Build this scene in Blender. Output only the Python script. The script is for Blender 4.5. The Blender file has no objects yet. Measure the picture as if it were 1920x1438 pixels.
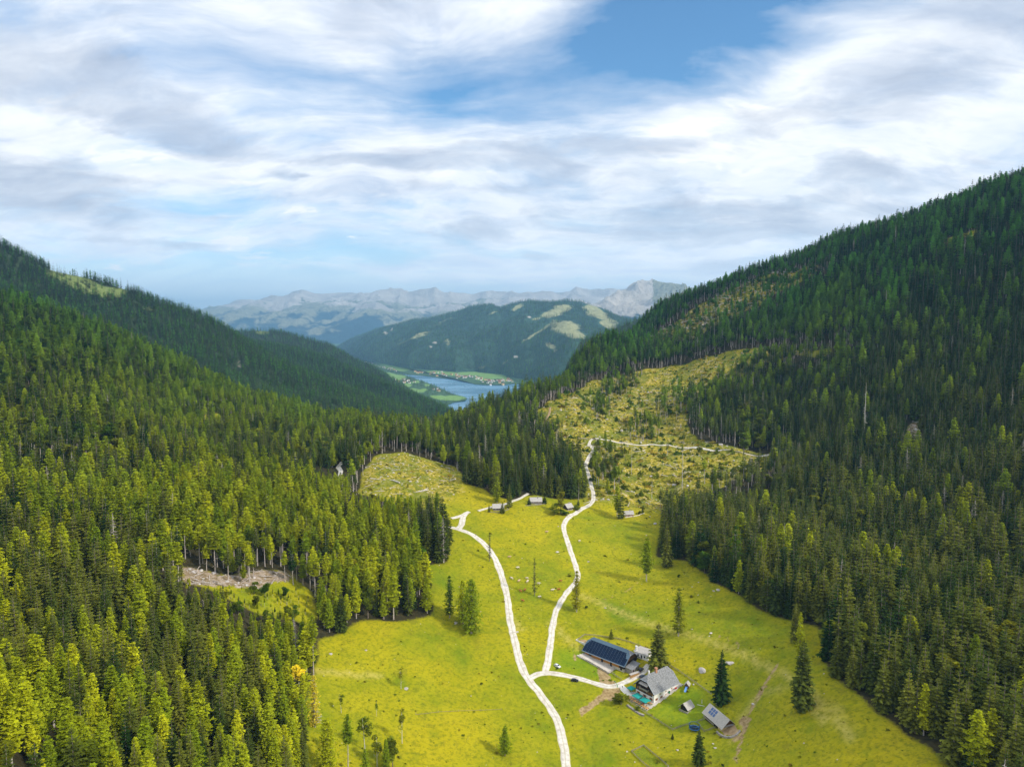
import bpy, math, random
import numpy as np
from mathutils import Vector, Matrix, Euler
R = math.radians
random.seed(7); RNG = np.random.default_rng(11)
sc = bpy.context.scene
COL = sc.collection
# ------------------------------------------------------------------ camera, sky, sun, exposure
F = 1333.3; PITCH = math.atan(109/F)
cd = bpy.data.cameras.new('camera'); cam = bpy.data.objects.new('camera', cd); COL.objects.link(cam)
cd.sensor_width = 36; cd.lens = 36*F/1920; cd.clip_start = 1; cd.clip_end = 200000
cam.rotation_euler = (math.pi/2-PITCH, 0, 0); sc.camera = cam
SKYK = 1.0
SUN_EL, SUN_AZ = R(38), R(118)          # azimuth clockwise from +Y: to the right and a little behind the camera
world = bpy.data.worlds.new('World'); sc.world = world; world.use_nodes = True
sc.view_settings.view_transform = 'Standard'; sc.view_settings.look = 'None'
sc.view_settings.exposure = 0.30; sc.view_settings.gamma = 1
sl = bpy.data.lights.new('sun', 'SUN'); sl.energy = 2.9; sl.angle = R(5); sl.color = (1, .93, .82)
sun = bpy.data.objects.new('sun', sl); COL.objects.link(sun)
sdir = Vector((math.sin(SUN_AZ)*math.cos(SUN_EL), math.cos(SUN_AZ)*math.cos(SUN_EL), math.sin(SUN_EL)))
sun.rotation_euler = sdir.to_track_quat('Z', 'Y').to_euler()
cy = sc.cycles
cy.max_bounces = 4; cy.diffuse_bounces = 2; cy.glossy_bounces = 2; cy.transmission_bounces = 2; cy.volume_bounces = 0
cy.transparent_max_bounces = 6; cy.use_denoising = True

CP, SP = math.cos(PITCH), math.sin(PITCH)
def ray(px, py):
    u, v = (px-960)/F, (719-py)/F
    dx, dy, dz = u, CP+v*SP, -SP+v*CP
    return (dx/dy, 1.0, dz/dy)
def P(px, py, D):
    r = ray(px, py); return (r[0]*D, D, r[2]*D)
def Pz(px, py, z):
    r = ray(px, py); return (r[0]*z/r[2], z/r[2], z)
def project(x, y, z):
    d = y*CP - z*SP; v = y*SP + z*CP
    return 960 + F*x/d, 719 - F*v/d

class N:                                   # node helper
    def __init__(s, nt): s.nt = nt
    def n(s, t, **kw):
        nd = s.nt.nodes.new(t)
        for k, v in kw.items():
            if k.startswith('i_'):
                key = k[2:]
                key = int(key) if key.isdigit() else key.replace('_', ' ')
                nd.inputs[key].default_value = v
            else: setattr(nd, k, v)
        return nd
    def l(s, a, b): s.nt.links.new(a, b)
    def math(s, op, a, b=None, c=None, clamp=False):
        nd = s.nt.nodes.new('ShaderNodeMath'); nd.operation = op; nd.use_clamp = clamp
        for i, q in enumerate((a, b, c)):
            if q is None: continue
            if hasattr(q, 'links'): s.l(q, nd.inputs[i])
            else: nd.inputs[i].default_value = q
        return nd.outputs[0]
    def vec(s, op, a, b=None):
        nd = s.nt.nodes.new('ShaderNodeVectorMath'); nd.operation = op
        for i, q in enumerate((a, b)):
            if q is None: continue
            if hasattr(q, 'links'): s.l(q, nd.inputs[i])
            else: nd.inputs[i].default_value = q
        return nd
    def mix(s, fac, a, b, blend='MIX'):
        nd = s.nt.nodes.new('ShaderNodeMix'); nd.data_type = 'RGBA'; nd.blend_type = blend
        for q, i in ((fac, 0), (a, 6), (b, 7)):
            if hasattr(q, 'links'): s.l(q, nd.inputs[i])
            else: nd.inputs[i].default_value = q if i == 0 else (*q, 1)
        return nd.outputs[2]
    def ramp(s, fac, stops, interp='LINEAR'):
        nd = s.nt.nodes.new('ShaderNodeValToRGB'); e = nd.color_ramp.elements; nd.color_ramp.interpolation = interp
        for i, (p, c) in enumerate(stops):
            el = e[i] if i < 2 else e.new(p)
            el.position = p; el.color = (*c, 1) if isinstance(c, tuple) else (c, c, c, 1)
        s.l(fac, nd.inputs[0]); return nd.outputs[0]
    def noise(s, vec, scale, detail=4, rough=.55, dist=0., w=None):
        nd = s.nt.nodes.new('ShaderNodeTexNoise'); nd.inputs['Scale'].default_value = scale
        nd.inputs['Detail'].default_value = detail; nd.inputs['Roughness'].default_value = rough; nd.inputs['Distortion'].default_value = dist
        if vec is not None: s.l(vec, nd.inputs['Vector'])
        return nd.outputs['Fac']
    def scale(s, vec, sc3, off=(0, 0, 0)):
        nd = s.nt.nodes.new('ShaderNodeMapping'); nd.inputs['Scale'].default_value = sc3; nd.inputs['Location'].default_value = off
        s.l(vec, nd.inputs['Vector']); return nd.outputs[0]

def build_sky():
    nt = world.node_tree; nt.nodes.clear(); g = N(nt)
    out = g.n('ShaderNodeOutputWorld')
    sky = g.n('ShaderNodeTexSky', sky_type='NISHITA', sun_disc=False, sun_elevation=SUN_EL, sun_rotation=SUN_AZ, altitude=1400, air_density=1.2, dust_density=.5, ozone_density=1.6)
    tc = g.n('ShaderNodeTexCoord'); d = tc.outputs['Generated']
    sep = g.n('ShaderNodeSeparateXYZ'); g.l(d, sep.inputs[0])
    z = g.math('MAXIMUM', sep.outputs[2], 0.0)
    zz = g.math('ADD', z, .30)
    px = g.math('DIVIDE', sep.outputs[0], zz); py = g.math('DIVIDE', sep.outputs[1], zz)
    cb = g.n('ShaderNodeCombineXYZ'); g.l(px, cb.inputs[0]); g.l(py, cb.inputs[1]); pl = cb.outputs[0]
    # slow warp so that bands bend and break up
    wp = g.n('ShaderNodeTexNoise'); wp.inputs['Scale'].default_value = 1.6; wp.inputs['Detail'].default_value = 3; g.l(pl, wp.inputs['Vector'])
    wv = g.vec('MULTIPLY', g.vec('SUBTRACT', wp.outputs['Color'], (.5, .5, .5)).outputs[0], (.35, .35, 0)).outputs[0]
    pw = g.vec('ADD', pl, wv).outputs[0]
    # angular wobble for the placed cloud shapes
    wd = g.n('ShaderNodeTexNoise'); wd.inputs['Scale'].default_value = 3.2; wd.inputs['Detail'].default_value = 7; wd.inputs['Roughness'].default_value = .62; g.l(g.scale(pl, (1, 1.3, 1)), wd.inputs['Vector'])
    dw = g.vec('ADD', d, g.vec('MULTIPLY', g.vec('SUBTRACT', wd.outputs['Color'], (.5, .5, .5)).outputs[0], (.16, .05, .055)).outputs[0]).outputs[0]
    def blob(qx, qy, rx, ry, amp):             # soft bump round a direction, radii in photograph pixels
        r = ray(qx, qy); L = math.sqrt(sum(c*c for c in r)); c = [k/L for k in r]; rx, ry = rx/F/L, ry/F/L
        v = g.vec('MULTIPLY', g.vec('SUBTRACT', dw, tuple(c)).outputs[0], (1/rx, .6, 1/ry)).outputs[0]
        ln = g.vec('DOT_PRODUCT', v, v).outputs['Value']
        return g.math('MULTIPLY', g.math('EXPONENT', g.math('MULTIPLY', ln, -1.0)), amp)
    def add(*a):
        r = a[0]
        for q in a[1:]: r = g.math('ADD', r, q)
        return r
    # open blue against the high veil
    v1 = g.noise(g.scale(pw, (.8, 1.0, 1), (3.1, .4, 0)), 2.6, 9, .60, .35)
    v2 = g.noise(g.scale(pw, (.7, 2.2, 1), (9, 2, 0)), 3.2, 8, .60, .35)
    holes = add(blob(1350, 10, 270, 100, .36), blob(1180, 110, 170, 80, .20), blob(880, 190, 130, 60, .26), blob(1150, 150, 200, 120, .14), blob(400, 120, 200, 90, .12), blob(760, 160, 260, 70, .12),
                blob(600, 400, 260, 30, .22), blob(430, 530, 300, 50, .28), blob(700, 470, 200, 30, .16), blob(30, 10, 100, 50, .1), blob(740, 390, 60, 20, .1), blob(1000, 560, 700, 30, .12))
    base = add(g.math('MULTIPLY', v1, .55), g.math('MULTIPLY', v2, .45))
    veil = g.math('SUBTRACT', base, holes)
    vm = g.ramp(veil, [(.12, 0.0), (.30, .45), (.42, .86), (.52, 1.0)])
    # grey stratus and cumulus bases
    b1 = g.noise(g.scale(pw, (.7, 1.1, 1), (1.7, 7.3, 0)), 3.9, 8, .58, .15)
    darks = add(blob(80, 120, 190, 60, .22), blob(30, 90, 260, 40, .12), blob(240, 215, 90, 32, .24), blob(400, 265, 90, 34, .22), blob(190, 250, 30, 12, .18), blob(50, 322, 110, 18, .40), blob(35, 357, 60, 20, .34), blob(120, 385, 190, 16, .28), blob(170, 360, 60, 12, .26), blob(60, 410, 260, 18, .14), blob(150, 455, 140, 12, .18),
                blob(720, 300, 260, 16, .24), blob(960, 290, 160, 14, .16), blob(1370, 395, 140, 20, .40), blob(1400, 435, 190, 13, .40), blob(1590, 318, 70, 22, .40), blob(1130, 270, 230, 16, .24), blob(1090, 400, 200, 40, .16), blob(1150, 330, 170, 30, .12), blob(1640, 400, 120, 12, .22), blob(1370, 500, 100, 12, .16),
                blob(1860, 40, 260, 110, .24), blob(1700, 140, 300, 70, .08), blob(700, 20, 500, 60, .10), blob(555, 329, 34, 9, .3), blob(1000, 473, 28, 9, .34), blob(340, 540, 50, 7, .26), blob(430, 376, 200, 12, .10), blob(880, 437, 60, 8, .2), blob(840, 350, 120, 16, .14), blob(290, 460, 60, 9, .2), blob(1480, 370, 200, 10, .1), blob(1560, 440, 260, 20, .1))
    st = g.math('SUBTRACT', g.math('ADD', b1, darks), g.math('MULTIPLY', holes, .45))
    sm = g.ramp(st, [(.55, 0.0), (.64, .45), (.76, .85), (.95, 1.0)])
    lowfade = g.ramp(z, [(0.0, .0), (.03, .35), (.09, 1.0)]); sm = g.math('MULTIPLY', sm, lowfade)
    # bright tops and puffs
    w1 = g.noise(g.scale(pw, (1.0, 2.0, 1), (2.2, 4.4, 0)), 3.6, 8, .60, .1)
    whites = add(blob(580, 403, 34, 9, .42), blob(425, 455, 58, 11, .40), blob(520, 482, 80, 9, .32), blob(195, 501, 22, 8, .34), blob(790, 262, 220, 26, .24), blob(830, 325, 120, 18, .22), blob(683, 443, 12, 6, .3), blob(860, 435, 40, 7, .2), blob(960, 390, 50, 16, .2),
                 blob(1240, 300, 240, 50, .16), blob(1260, 230, 220, 50, .16), blob(300, 320, 300, 60, .20), blob(80, 185, 200, 30, .16), blob(1500, 250, 260, 70, .16), blob(1130, 520, 300, 20, .10), blob(1480, 415, 180, 10, .2), blob(700, 370, 260, 40, .12), blob(1040, 60, 150, 60, .10))
    wm = g.ramp(g.math('SUBTRACT', add(w1, whites), g.math('MULTIPLY', holes, .6)), [(.52, 0.0), (.64, .6), (.80, 1.0)])
    shade = g.noise(g.scale(pw, (.8, 1.6, 1), (6, 3, 0)), 4.2, 10, .62, .3)
    veilcol = g.ramp(shade, [(.32, (.58, .66, .80)), (.46, (.76, .81, .90)), (.60, (.97, .98, 1.0))])
    greycol = g.ramp(shade, [(.28, (.37, .42, .53)), (.5, (.54, .59, .69)), (.72, (.74, .78, .85))])
    c = g.mix(wm, veilcol, (1.0, 1.0, 1.0)); c = g.mix(sm, c, greycol)
    hor = g.ramp(z, [(0.0, 1.0), (.05, .9), (.15, 0.0)])
    c = g.mix(g.math('MULTIPLY', hor, .7), c, (1.0, 1.10, 1.22))
    mask = g.math('MAXIMUM', g.math('MAXIMUM', vm, sm), g.math('MAXIMUM', wm, g.math('MULTIPLY', hor, .9)))
    bg1 = g.n('ShaderNodeBackground'); g.l(g.mix(1.0, sky.outputs[0], (.62, .95, 1.12), 'MULTIPLY'), bg1.inputs[0]); bg1.inputs[1].default_value = .125
    bg2 = g.n('ShaderNodeBackground'); g.l(c, bg2.inputs[0]); bg2.inputs[1].default_value = SKYK
    mx = g.n('ShaderNodeMixShader'); g.l(mask, mx.inputs[0]); g.l(bg1.outputs[0], mx.inputs[1]); g.l(bg2.outputs[0], mx.inputs[2])
    g.l(mx.outputs[0], out.inputs[0])
    world.cycles.sampling_method = 'MANUAL'; world.cycles.sample_map_resolution = 512
build_sky()

# ------------------------------------------------------------------ numeric noise and helpers
def _h(ix, iy, seed):
    n = (ix.astype(np.int64)*374761393 + iy.astype(np.int64)*668265263 + seed*1442695041) & 0xffffffff
    n = ((n ^ (n >> 13))*1274126177) & 0xffffffff
    return ((n ^ (n >> 16)) & 0xffff)/65535.0
def perlin(x, y, seed=0):
    ix, iy = np.floor(x), np.floor(y); fx, fy = x-ix, y-iy
    ux, uy = fx*fx*fx*(fx*(fx*6-15)+10), fy*fy*fy*(fy*(fy*6-15)+10)
    def gr(a, b):
        t = _h(ix+a, iy+b, seed)*2*math.pi
        return np.cos(t)*(fx-a)+np.sin(t)*(fy-b)
    return ((gr(0, 0)*(1-ux)+gr(1, 0)*ux)*(1-uy)+(gr(0, 1)*(1-ux)+gr(1, 1)*ux)*uy)*1.5
def fbm(x, y, o=4, seed=0, ridged=False):
    s = 0; a = 1; t = 0
    for k in range(o):
        p = perlin(x*2**k, y*2**k, seed+k*17)
        if ridged: p = 1-2*np.abs(p)
        s = s+a*p; t += a; a *= .5
    return s/t
def inpoly(x, y, poly):
    r = np.zeros(np.shape(x), bool); n = len(poly)
    for i in range(n):
        x1, y1 = poly[i][:2]; x2, y2 = poly[(i+1) % n][:2]
        if y1 == y2: continue
        r ^= ((y1 > y) != (y2 > y)) & (x < (x2-x1)*(y-y1)/(y2-y1)+x1)
    return r
def dpoly(x, y, poly, closed=True):
    d = np.full(np.shape(x), 1e9); n = len(poly)
    for i in range(n if closed else n-1):
        x1, y1 = poly[i][:2]; x2, y2 = poly[(i+1) % n][:2]
        L2 = max((x2-x1)**2+(y2-y1)**2, 1e-9)
        t = np.clip(((x-x1)*(x2-x1)+(y-y1)*(y2-y1))/L2, 0, 1)
        d = np.minimum(d, np.hypot(x-x1-t*(x2-x1), y-y1-t*(y2-y1)))
    return d
def smooth(t): t = np.clip(t, 0, 1); return t*t*(3-2*t)

def props(o, label=None, cat=None, group=None, kind=None):
    if label: o['label'] = label
    if cat: o['category'] = cat
    if group: o['group'] = group
    if kind: o['kind'] = kind
    return o
def mesh_np(name, v, f, mats=(), midx=None, sm=False):
    me = bpy.data.meshes.new(name); v = np.asarray(v, np.float32); 
    if isinstance(f, np.ndarray):
        k = f.shape[1]; me.vertices.add(len(v)); me.vertices.foreach_set('co', v.ravel())
        me.loops.add(f.size); me.loops.foreach_set('vertex_index', f.ravel().astype(np.int32))
        me.polygons.add(len(f)); me.polygons.foreach_set('loop_start', np.arange(0, f.size, k, dtype=np.int32))
        me.update(calc_edges=True)
    else: me.from_pydata([tuple(map(float, p)) for p in v], [], f)
    for m in mats: me.materials.append(m)
    if midx is not None: me.polygons.foreach_set('material_index', np.asarray(midx, np.int32))
    if sm: me.polygons.foreach_set('use_smooth', np.ones(len(me.polygons), bool))
    me.update(); return me
def attr(me, name, vals):
    a = me.attributes.new(name, 'FLOAT', 'POINT'); a.data.foreach_set('value', np.asarray(vals, np.float32).ravel())
def link(name, me, parent=None, loc=None, rz=0):
    o = bpy.data.objects.new(name, me); COL.objects.link(o)
    if parent is not None: o.parent = parent
    if loc is not None: o.location = loc
    if rz: o.rotation_euler = (0, 0, rz)
    return o
def grid_faces(nx, ny):
    i = np.arange(nx-1)[None, :]+np.arange(ny-1)[:, None]*nx
    i = i.ravel(); return np.stack([i, i+1, i+nx+1, i+nx], 1)

# ------------------------------------------------------------------ materials
def mat(name, col=(.5, .5, .5), rough=.7, spec=.3, var=0., scale=2., bump=0., metal=0., col2=None, stripe=None, coord='Object'):
    m = bpy.data.materials.new(name); m.use_nodes = True; g = N(m.node_tree)
    b = m.node_tree.nodes['Principled BSDF']; b.inputs['Roughness'].default_value = rough; b.inputs['Metallic'].default_value = metal
    b.inputs['Specular IOR Level'].default_value = spec; b.inputs['Base Color'].default_value = (*col, 1)
    tc = g.n('ShaderNodeTexCoord').outputs[coord]
    if var or col2:
        nz = g.noise(tc, scale, 5, .6)
        c2 = col2 or tuple(min(1, c*(1+var)) for c in col); c1 = col if col2 else tuple(c*(1-var) for c in col)
        c = g.ramp(nz, [(.32, c1), (.68, c2)])
        if stripe:
            wv = g.n('ShaderNodeTexWave', wave_type='BANDS', bands_direction=stripe[0]); wv.inputs['Scale'].default_value = stripe[1]; g.l(tc, wv.inputs[0])
            c = g.mix(g.math('MULTIPLY', wv.outputs['Fac'], stripe[2]), c, tuple(q*.35 for q in col))
        g.l(c, b.inputs['Base Color'])
        if bump:
            bp = g.n('ShaderNodeBump'); bp.inputs['Strength'].default_value = bump; g.l(nz, bp.inputs['Height']); g.l(bp.outputs[0], b.inputs['Normal'])
    return m
def foliage(name, a, b_, tip=1.25, transl=.2, seedn=.012, high=None):
    m = bpy.data.materials.new(name); m.use_nodes = True; g = N(m.node_tree); nt = m.node_tree; nt.nodes.clear()
    out = g.n('ShaderNodeOutputMaterial')
    oi = g.n('ShaderNodeObjectInfo'); at = g.n('ShaderNodeAttribute', attribute_name='tint')
    geo = g.n('ShaderNodeNewGeometry'); ln = g.noise(geo.outputs['Position'], seedn, 2, .5)
    f = g.math('ADD', g.math('MULTIPLY', oi.outputs['Random'], .95), g.math('MULTIPLY', ln, .8)); f = g.math('SUBTRACT', f, .40, clamp=True)
    c = g.mix(f, a, b_)
    if high:
        sp = g.n('ShaderNodeSeparateXYZ'); g.l(geo.outputs['Position'], sp.inputs[0]); yy = g.math('MULTIPLY', g.math('SUBTRACT', sp.outputs[1], 420.), 1/650.)
        zf = g.math('ADD', g.math('MULTIPLY', g.math('ADD', sp.outputs[2], 110.), 1/190.), yy); zf = g.math('ADD', g.math('MULTIPLY', zf, .5), g.math('MULTIPLY', g.math('SUBTRACT', ln, .5), .8), clamp=True)
        hi2 = tuple(q*1.9 for q in high); c = g.mix(zf, c, g.mix(f, high, hi2))
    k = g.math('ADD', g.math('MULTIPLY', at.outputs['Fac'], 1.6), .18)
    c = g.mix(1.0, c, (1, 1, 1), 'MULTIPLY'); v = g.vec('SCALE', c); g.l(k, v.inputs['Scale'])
    d = g.n('ShaderNodeBsdfDiffuse'); g.l(v.outputs[0], d.inputs[0])
    t = g.n('ShaderNodeBsdfTranslucent'); g.l(v.outputs[0], t.inputs[0])
    mx = g.n('ShaderNodeMixShader'); mx.inputs[0].default_value = transl; g.l(d.outputs[0], mx.inputs[1]); g.l(t.outputs[0], mx.inputs[2])
    g.l(mx.outputs[0], out.inputs[0]); return m
M = {}
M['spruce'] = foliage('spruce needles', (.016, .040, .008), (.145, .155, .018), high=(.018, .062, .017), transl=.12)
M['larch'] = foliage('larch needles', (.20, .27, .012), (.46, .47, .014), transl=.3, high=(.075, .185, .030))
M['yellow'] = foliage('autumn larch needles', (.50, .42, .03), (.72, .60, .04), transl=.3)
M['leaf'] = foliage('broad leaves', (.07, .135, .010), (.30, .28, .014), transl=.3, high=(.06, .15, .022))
M['goldleaf'] = foliage('golden birch leaves', (.65, .52, .02), (.85, .68, .03), transl=.3)
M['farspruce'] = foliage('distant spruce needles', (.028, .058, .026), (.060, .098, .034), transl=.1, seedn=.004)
M['greyneedle'] = foliage('dead grey needles', (.16, .14, .11), (.26, .21, .16), transl=.1)
M['bark'] = mat('spruce bark', (.21, .17, .14), .9, .1, .35, 1.5)
M['larchbark'] = mat('larch bark', (.50, .44, .40), .9, .1, .3, 1.5)
M['birchbark'] = mat('birch bark', (.62, .60, .55), .8, .2, .3, 2.5)
M['deadwood'] = mat('weathered dead wood', (.58, .53, .48), .9, .1, .3, 2)
M['white_wall'] = mat('white lime plaster', (.86, .84, .81), .85, .2, .06, .8)
M['dark_wood'] = mat('dark weathered wood', (.045, .030, .022), .8, .2, .4, 1.5, stripe=('X', 2.2, .5))
M['brown_wood'] = mat('brown board wood', (.16, .085, .04), .8, .2, .35, 1.5, stripe=('X', 2.5, .5))
M['orange_wood'] = mat('honey larch boards', (.55, .25, .06), .7, .2, .2, 1.2, stripe=('X', 3.0, .35))
M['grey_wood'] = mat('silver grey fence wood', (.33, .30, .25), .9, .1, .3, 2)
M['shingle'] = mat('grey shingle roof', (.24, .245, .25), .85, .2, .40, 1.6, .3)
M['pale_shingle'] = mat('pale grey board roof', (.50, .47, .43), .85, .2, .16, 1.6, .2, stripe=('X', 1.6, .25))
M['slate_metal'] = mat('blue grey sheet metal', (.085, .15, .21), .45, .5, .1, .6)
M['solar'] = mat('dark solar glass', (.006, .018, .05), .5, .12, .25, .35)
M['solar_blue'] = mat('blue solar glass', (.05, .11, .27), .3, .5, .1, .8)
M['alu'] = mat('aluminium frame', (.32, .37, .43), .4, .5)
M['concrete'] = mat('pale concrete', (.58, .53, .46), .9, .2, .18, .35)
M['gravel'] = mat('white limestone gravel', (.80, .76, .68), .95, .1, .10, .25, .3)
M['stonewall'] = mat('rubble stone', (.34, .31, .29), .9, .2, .35, 1.2, .5)
M['rock'] = mat('pale limestone', (.52, .48, .45), .9, .2, .25, .6, .5)
M['glass'] = mat('dark window glass', (.02, .025, .03), .1, .5)
M['frame'] = mat('window frame wood', (.45, .18, .07), .6, .3)
M['teal'] = mat('teal parasol cloth', (.02, .33, .29), .8, .2, .1, 1)
M['orange_bench'] = mat('varnished beer bench wood', (.72, .36, .10), .5, .3, .1, 2)
M['red'] = mat('red paint', (.6, .05, .04), .5, .4); M['yellowp'] = mat('yellow plastic', (.75, .5, .02), .5, .4)
M['blue'] = mat('blue plastic', (.02, .16, .46), .4, .5); M['slide'] = mat('light blue slide plastic', (.16, .36, .75), .35, .5)
M['net'] = mat('dark green safety net', (.02, .055, .05), .9, .1); M['blackmat'] = mat('black jumping mat', (.012, .014, .018), .7, .3)
M['green'] = mat('green paint', (.01, .28, .10), .5, .4); M['blackpaint'] = mat('black car paint', (.010, .013, .018), .25, .5)
M['whitepaint'] = mat('white car paint', (.75, .76, .78), .25, .5); M['bluepaint'] = mat('dark blue car paint', (.02, .035, .06), .25, .5)
M['tyre'] = mat('tyre rubber', (.015, .015, .015), .8, .2); M['lamp'] = mat('lamp glass', (.7, .7, .68), .2, .5); M['taillamp'] = mat('red lamp glass', (.35, .01, .01), .2, .5)
M['yellow_wall'] = mat('pale yellow planks', (.72, .56, .30), .8, .2, .12, 1)
M['firewood'] = mat('split firewood', (.55, .33, .14), .9, .1, .5, 6, .5)
M['redtile'] = mat('far roof', (.24, .12, .09), .9, .1); M['brick'] = mat('orange brick wall', (.55, .27, .16), .9, .1, .15, 2)
M['mud'] = mat('brown churned mud', (.30, .20, .10), .95, .1, .3, .4, .4, col2=(.52, .38, .22)); M['skin'] = mat('skin', (.55, .33, .24), .6, .3)
M['jacket'] = mat('dark jacket', (.03, .04, .07), .8, .2); M['trousers'] = mat('grey trousers', (.09, .09, .10), .9, .1); M['hair'] = mat('brown hair', (.05, .03, .02), .7, .2)
M['redshirt'] = mat('red shirt', (.55, .04, .04), .8, .2); M['flower'] = mat('red geranium', (.6, .05, .04), .9, .1, .5, 6)

def terrain_mat():
    m = bpy.data.materials.new('alpine ground'); m.use_nodes = True; g = N(m.node_tree); b = m.node_tree.nodes['Principled BSDF']
    b.inputs['Roughness'].default_value = .95; b.inputs['Specular IOR Level'].default_value = .1
    pos = g.n('ShaderNodeNewGeometry').outputs['Position']
    A = lambda k: g.n('ShaderNodeAttribute', attribute_name=k).outputs['Fac']
    n1 = g.noise(pos, .014, 5, .6, .4); n2 = g.noise(pos, .07, 6, .62); n3 = g.noise(pos, .5, 5, .65); n4 = g.noise(g.scale(pos, (1, 1, 3)), .18, 6, .6, .8)
    gr = g.ramp(n1, [(.32, (.14, .22, .006)), (.46, (.265, .28, .005)), (.62, (.42, .355, .006))])
    gr = g.mix(g.ramp(n2, [(.38, 0.), (.72, .55)]), gr, (.46, .40, .014))
    gr = g.mix(g.ramp(n2, [(.30, .5), (.42, 0.)]), gr, (.15, .22, .010))
    gr = g.mix(g.ramp(n4, [(.55, 0.), (.66, .55)]), gr, (.20, .19, .014))
    gr = g.mix(g.ramp(n3, [(.36, .65), (.52, 0.)]), gr, (.13, .165, .006))
    n7 = g.noise(g.scale(pos, (.5, 1.4, 1)), .9, 5, .7, .6); gr = g.mix(g.ramp(n7, [(.34, .4), (.48, 0.)]), gr, (.13, .16, .005)); gr = g.mix(g.ramp(n7, [(.60, 0.), (.72, .5)]), gr, (.55, .46, .05)); gr = g.mix(A('lush'), gr, (.10, .25, .008)); 
    tr = g.math('MULTIPLY', A('track'), g.ramp(n3, [(.35, .2), (.6, 1.)]))
    gr = g.mix(tr, gr, (.50, .42, .10))
    # felled area: grass, ochre, grey wood and stone
    n5 = g.noise(pos, .22, 7, .7, 1.0); n6 = g.noise(pos, .055, 4, .6)
    cu = g.ramp(n5, [(.36, (.04, .045, .010)), (.45, (.17, .17, .016)), (.52, (.38, .31, .020)), (.58, (.46, .34, .05)), (.64, (.60, .54, .47))])
    cu = g.mix(g.ramp(n6, [(.44, 0.), (.60, .65)]), cu, (.11, .16, .014))
    cm = g.math('MULTIPLY', A('cut'), 1.0)
    c = g.mix(g.math('ADD', cm, g.math('MULTIPLY', g.math('SUBTRACT', n2, .5), g.math('MULTIPLY', cm, 1.2)), clamp=True), gr, cu)
    br_ = g.ramp(g.math('ADD', A('bare'), g.math('MULTIPLY', g.math('SUBTRACT', n5, .5), 1.4)), [(.38, 0.), (.62, 1.)]); c = g.mix(g.ramp(g.math('ADD', A('mud'), g.math('MULTIPLY', g.math('SUBTRACT', n5, .5), 1.1)), [(.45, 0.), (.62, .9)]), c, g.ramp(n3, [(.35, (.24, .15, .07)), (.65, (.50, .36, .20))]))
    c = g.mix(br_, c, g.ramp(n5, [(.35, (.12, .10, .04)), (.5, (.30, .22, .13)), (.66, (.50, .42, .35))]))
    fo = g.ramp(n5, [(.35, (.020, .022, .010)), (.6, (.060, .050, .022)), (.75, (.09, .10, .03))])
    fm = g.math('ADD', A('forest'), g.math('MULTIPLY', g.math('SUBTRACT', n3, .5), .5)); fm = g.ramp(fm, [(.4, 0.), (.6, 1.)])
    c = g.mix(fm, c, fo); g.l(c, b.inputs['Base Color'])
    bp = g.n('ShaderNodeBump'); bp.inputs['Strength'].default_value = .7; bp.inputs['Distance'].default_value = .6
    g.l(g.math('ADD', n3, n2), bp.inputs['Height']); g.l(bp.outputs[0], b.inputs['Normal']); return m
def hill_mat(name, forest, forest2, grass, rock, sc1=.004, bumpd=12.):
    m = bpy.data.materials.new(name); m.use_nodes = True; g = N(m.node_tree); b = m.node_tree.nodes['Principled BSDF']
    b.inputs['Roughness'].default_value = 1; b.inputs['Specular IOR Level'].default_value = .05
    pos = g.n('ShaderNodeNewGeometry').outputs['Position']
    A = lambda k: g.n('ShaderNodeAttribute', attribute_name=k).outputs['Fac']
    n1 = g.noise(pos, sc1, 7, .65); n2 = g.noise(pos, sc1*12, 5, .7); n3 = g.noise(pos, sc1*3, 6, .7, .6)
    c = g.mix(g.ramp(n2, [(.35, 0.), (.65, 1.)]), forest, forest2)
    c = g.mix(g.ramp(n1, [(.40, 0.), (.6, .5)]), c, tuple(q*1.4 for q in forest2))
    gm = g.ramp(g.math('ADD', A('grass'), g.math('MULTIPLY', g.math('SUBTRACT', n3, .5), .9)), [(.45, 0.), (.6, 1.)])
    c = g.mix(gm, c, g_ramp2(g, n2, grass))
    rm = g.ramp(g.math('ADD', A('rock'), g.math('MULTIPLY', g.math('SUBTRACT', n3, .5), 1.0)), [(.45, 0.), (.62, 1.)])
    c = g.mix(rm, c, g_ramp2(g, n1, rock)); g.l(c, b.inputs['Base Color'])
    bp = g.n('ShaderNodeBump'); bp.inputs['Strength'].default_value = .8; bp.inputs['Distance'].default_value = bumpd
    g.l(n2, bp.inputs['Height']); g.l(bp.outputs[0], b.inputs['Normal']); return m
def g_ramp2(g, n, c): return g.ramp(n, [(.35, tuple(q*.75 for q in c)), (.65, tuple(min(1, q*1.2) for q in c))])

# ------------------------------------------------------------------ near terrain: thin-plate surface through surveyed points
ctl = []
def cc(px, lst):
    for py, D in lst: ctl.append(P(px, py, D))
cc(0, [(1438, 200), (1300, 245), (1180, 300), (1080, 360), (1000, 410), (930, 460), (870, 520), (800, 600), (730, 680), (660, 770), (600, 870), (565, 960)])
cc(150, [(1438, 222), (1300, 265), (1180, 320), (1000, 435), (880, 545), (800, 640), (720, 760), (640, 900), (605, 980)])
cc(300, [(1438, 245), (1300, 292), (1180, 342), (1080, 397), (1000, 450), (930, 520), (880, 590), (830, 680), (780, 780), (720, 900), (680, 1000)])
cc(450, [(1438, 272), (1300, 320), (1180, 372), (1080, 425), (1000, 485), (930, 560), (870, 650), (820, 760), (780, 880), (745, 1000)])
cc(600, [(1438, 300), (1300, 350), (1180, 402), (1080, 455), (1000, 520), (930, 600), (870, 700), (820, 820), (795, 950)])
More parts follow.
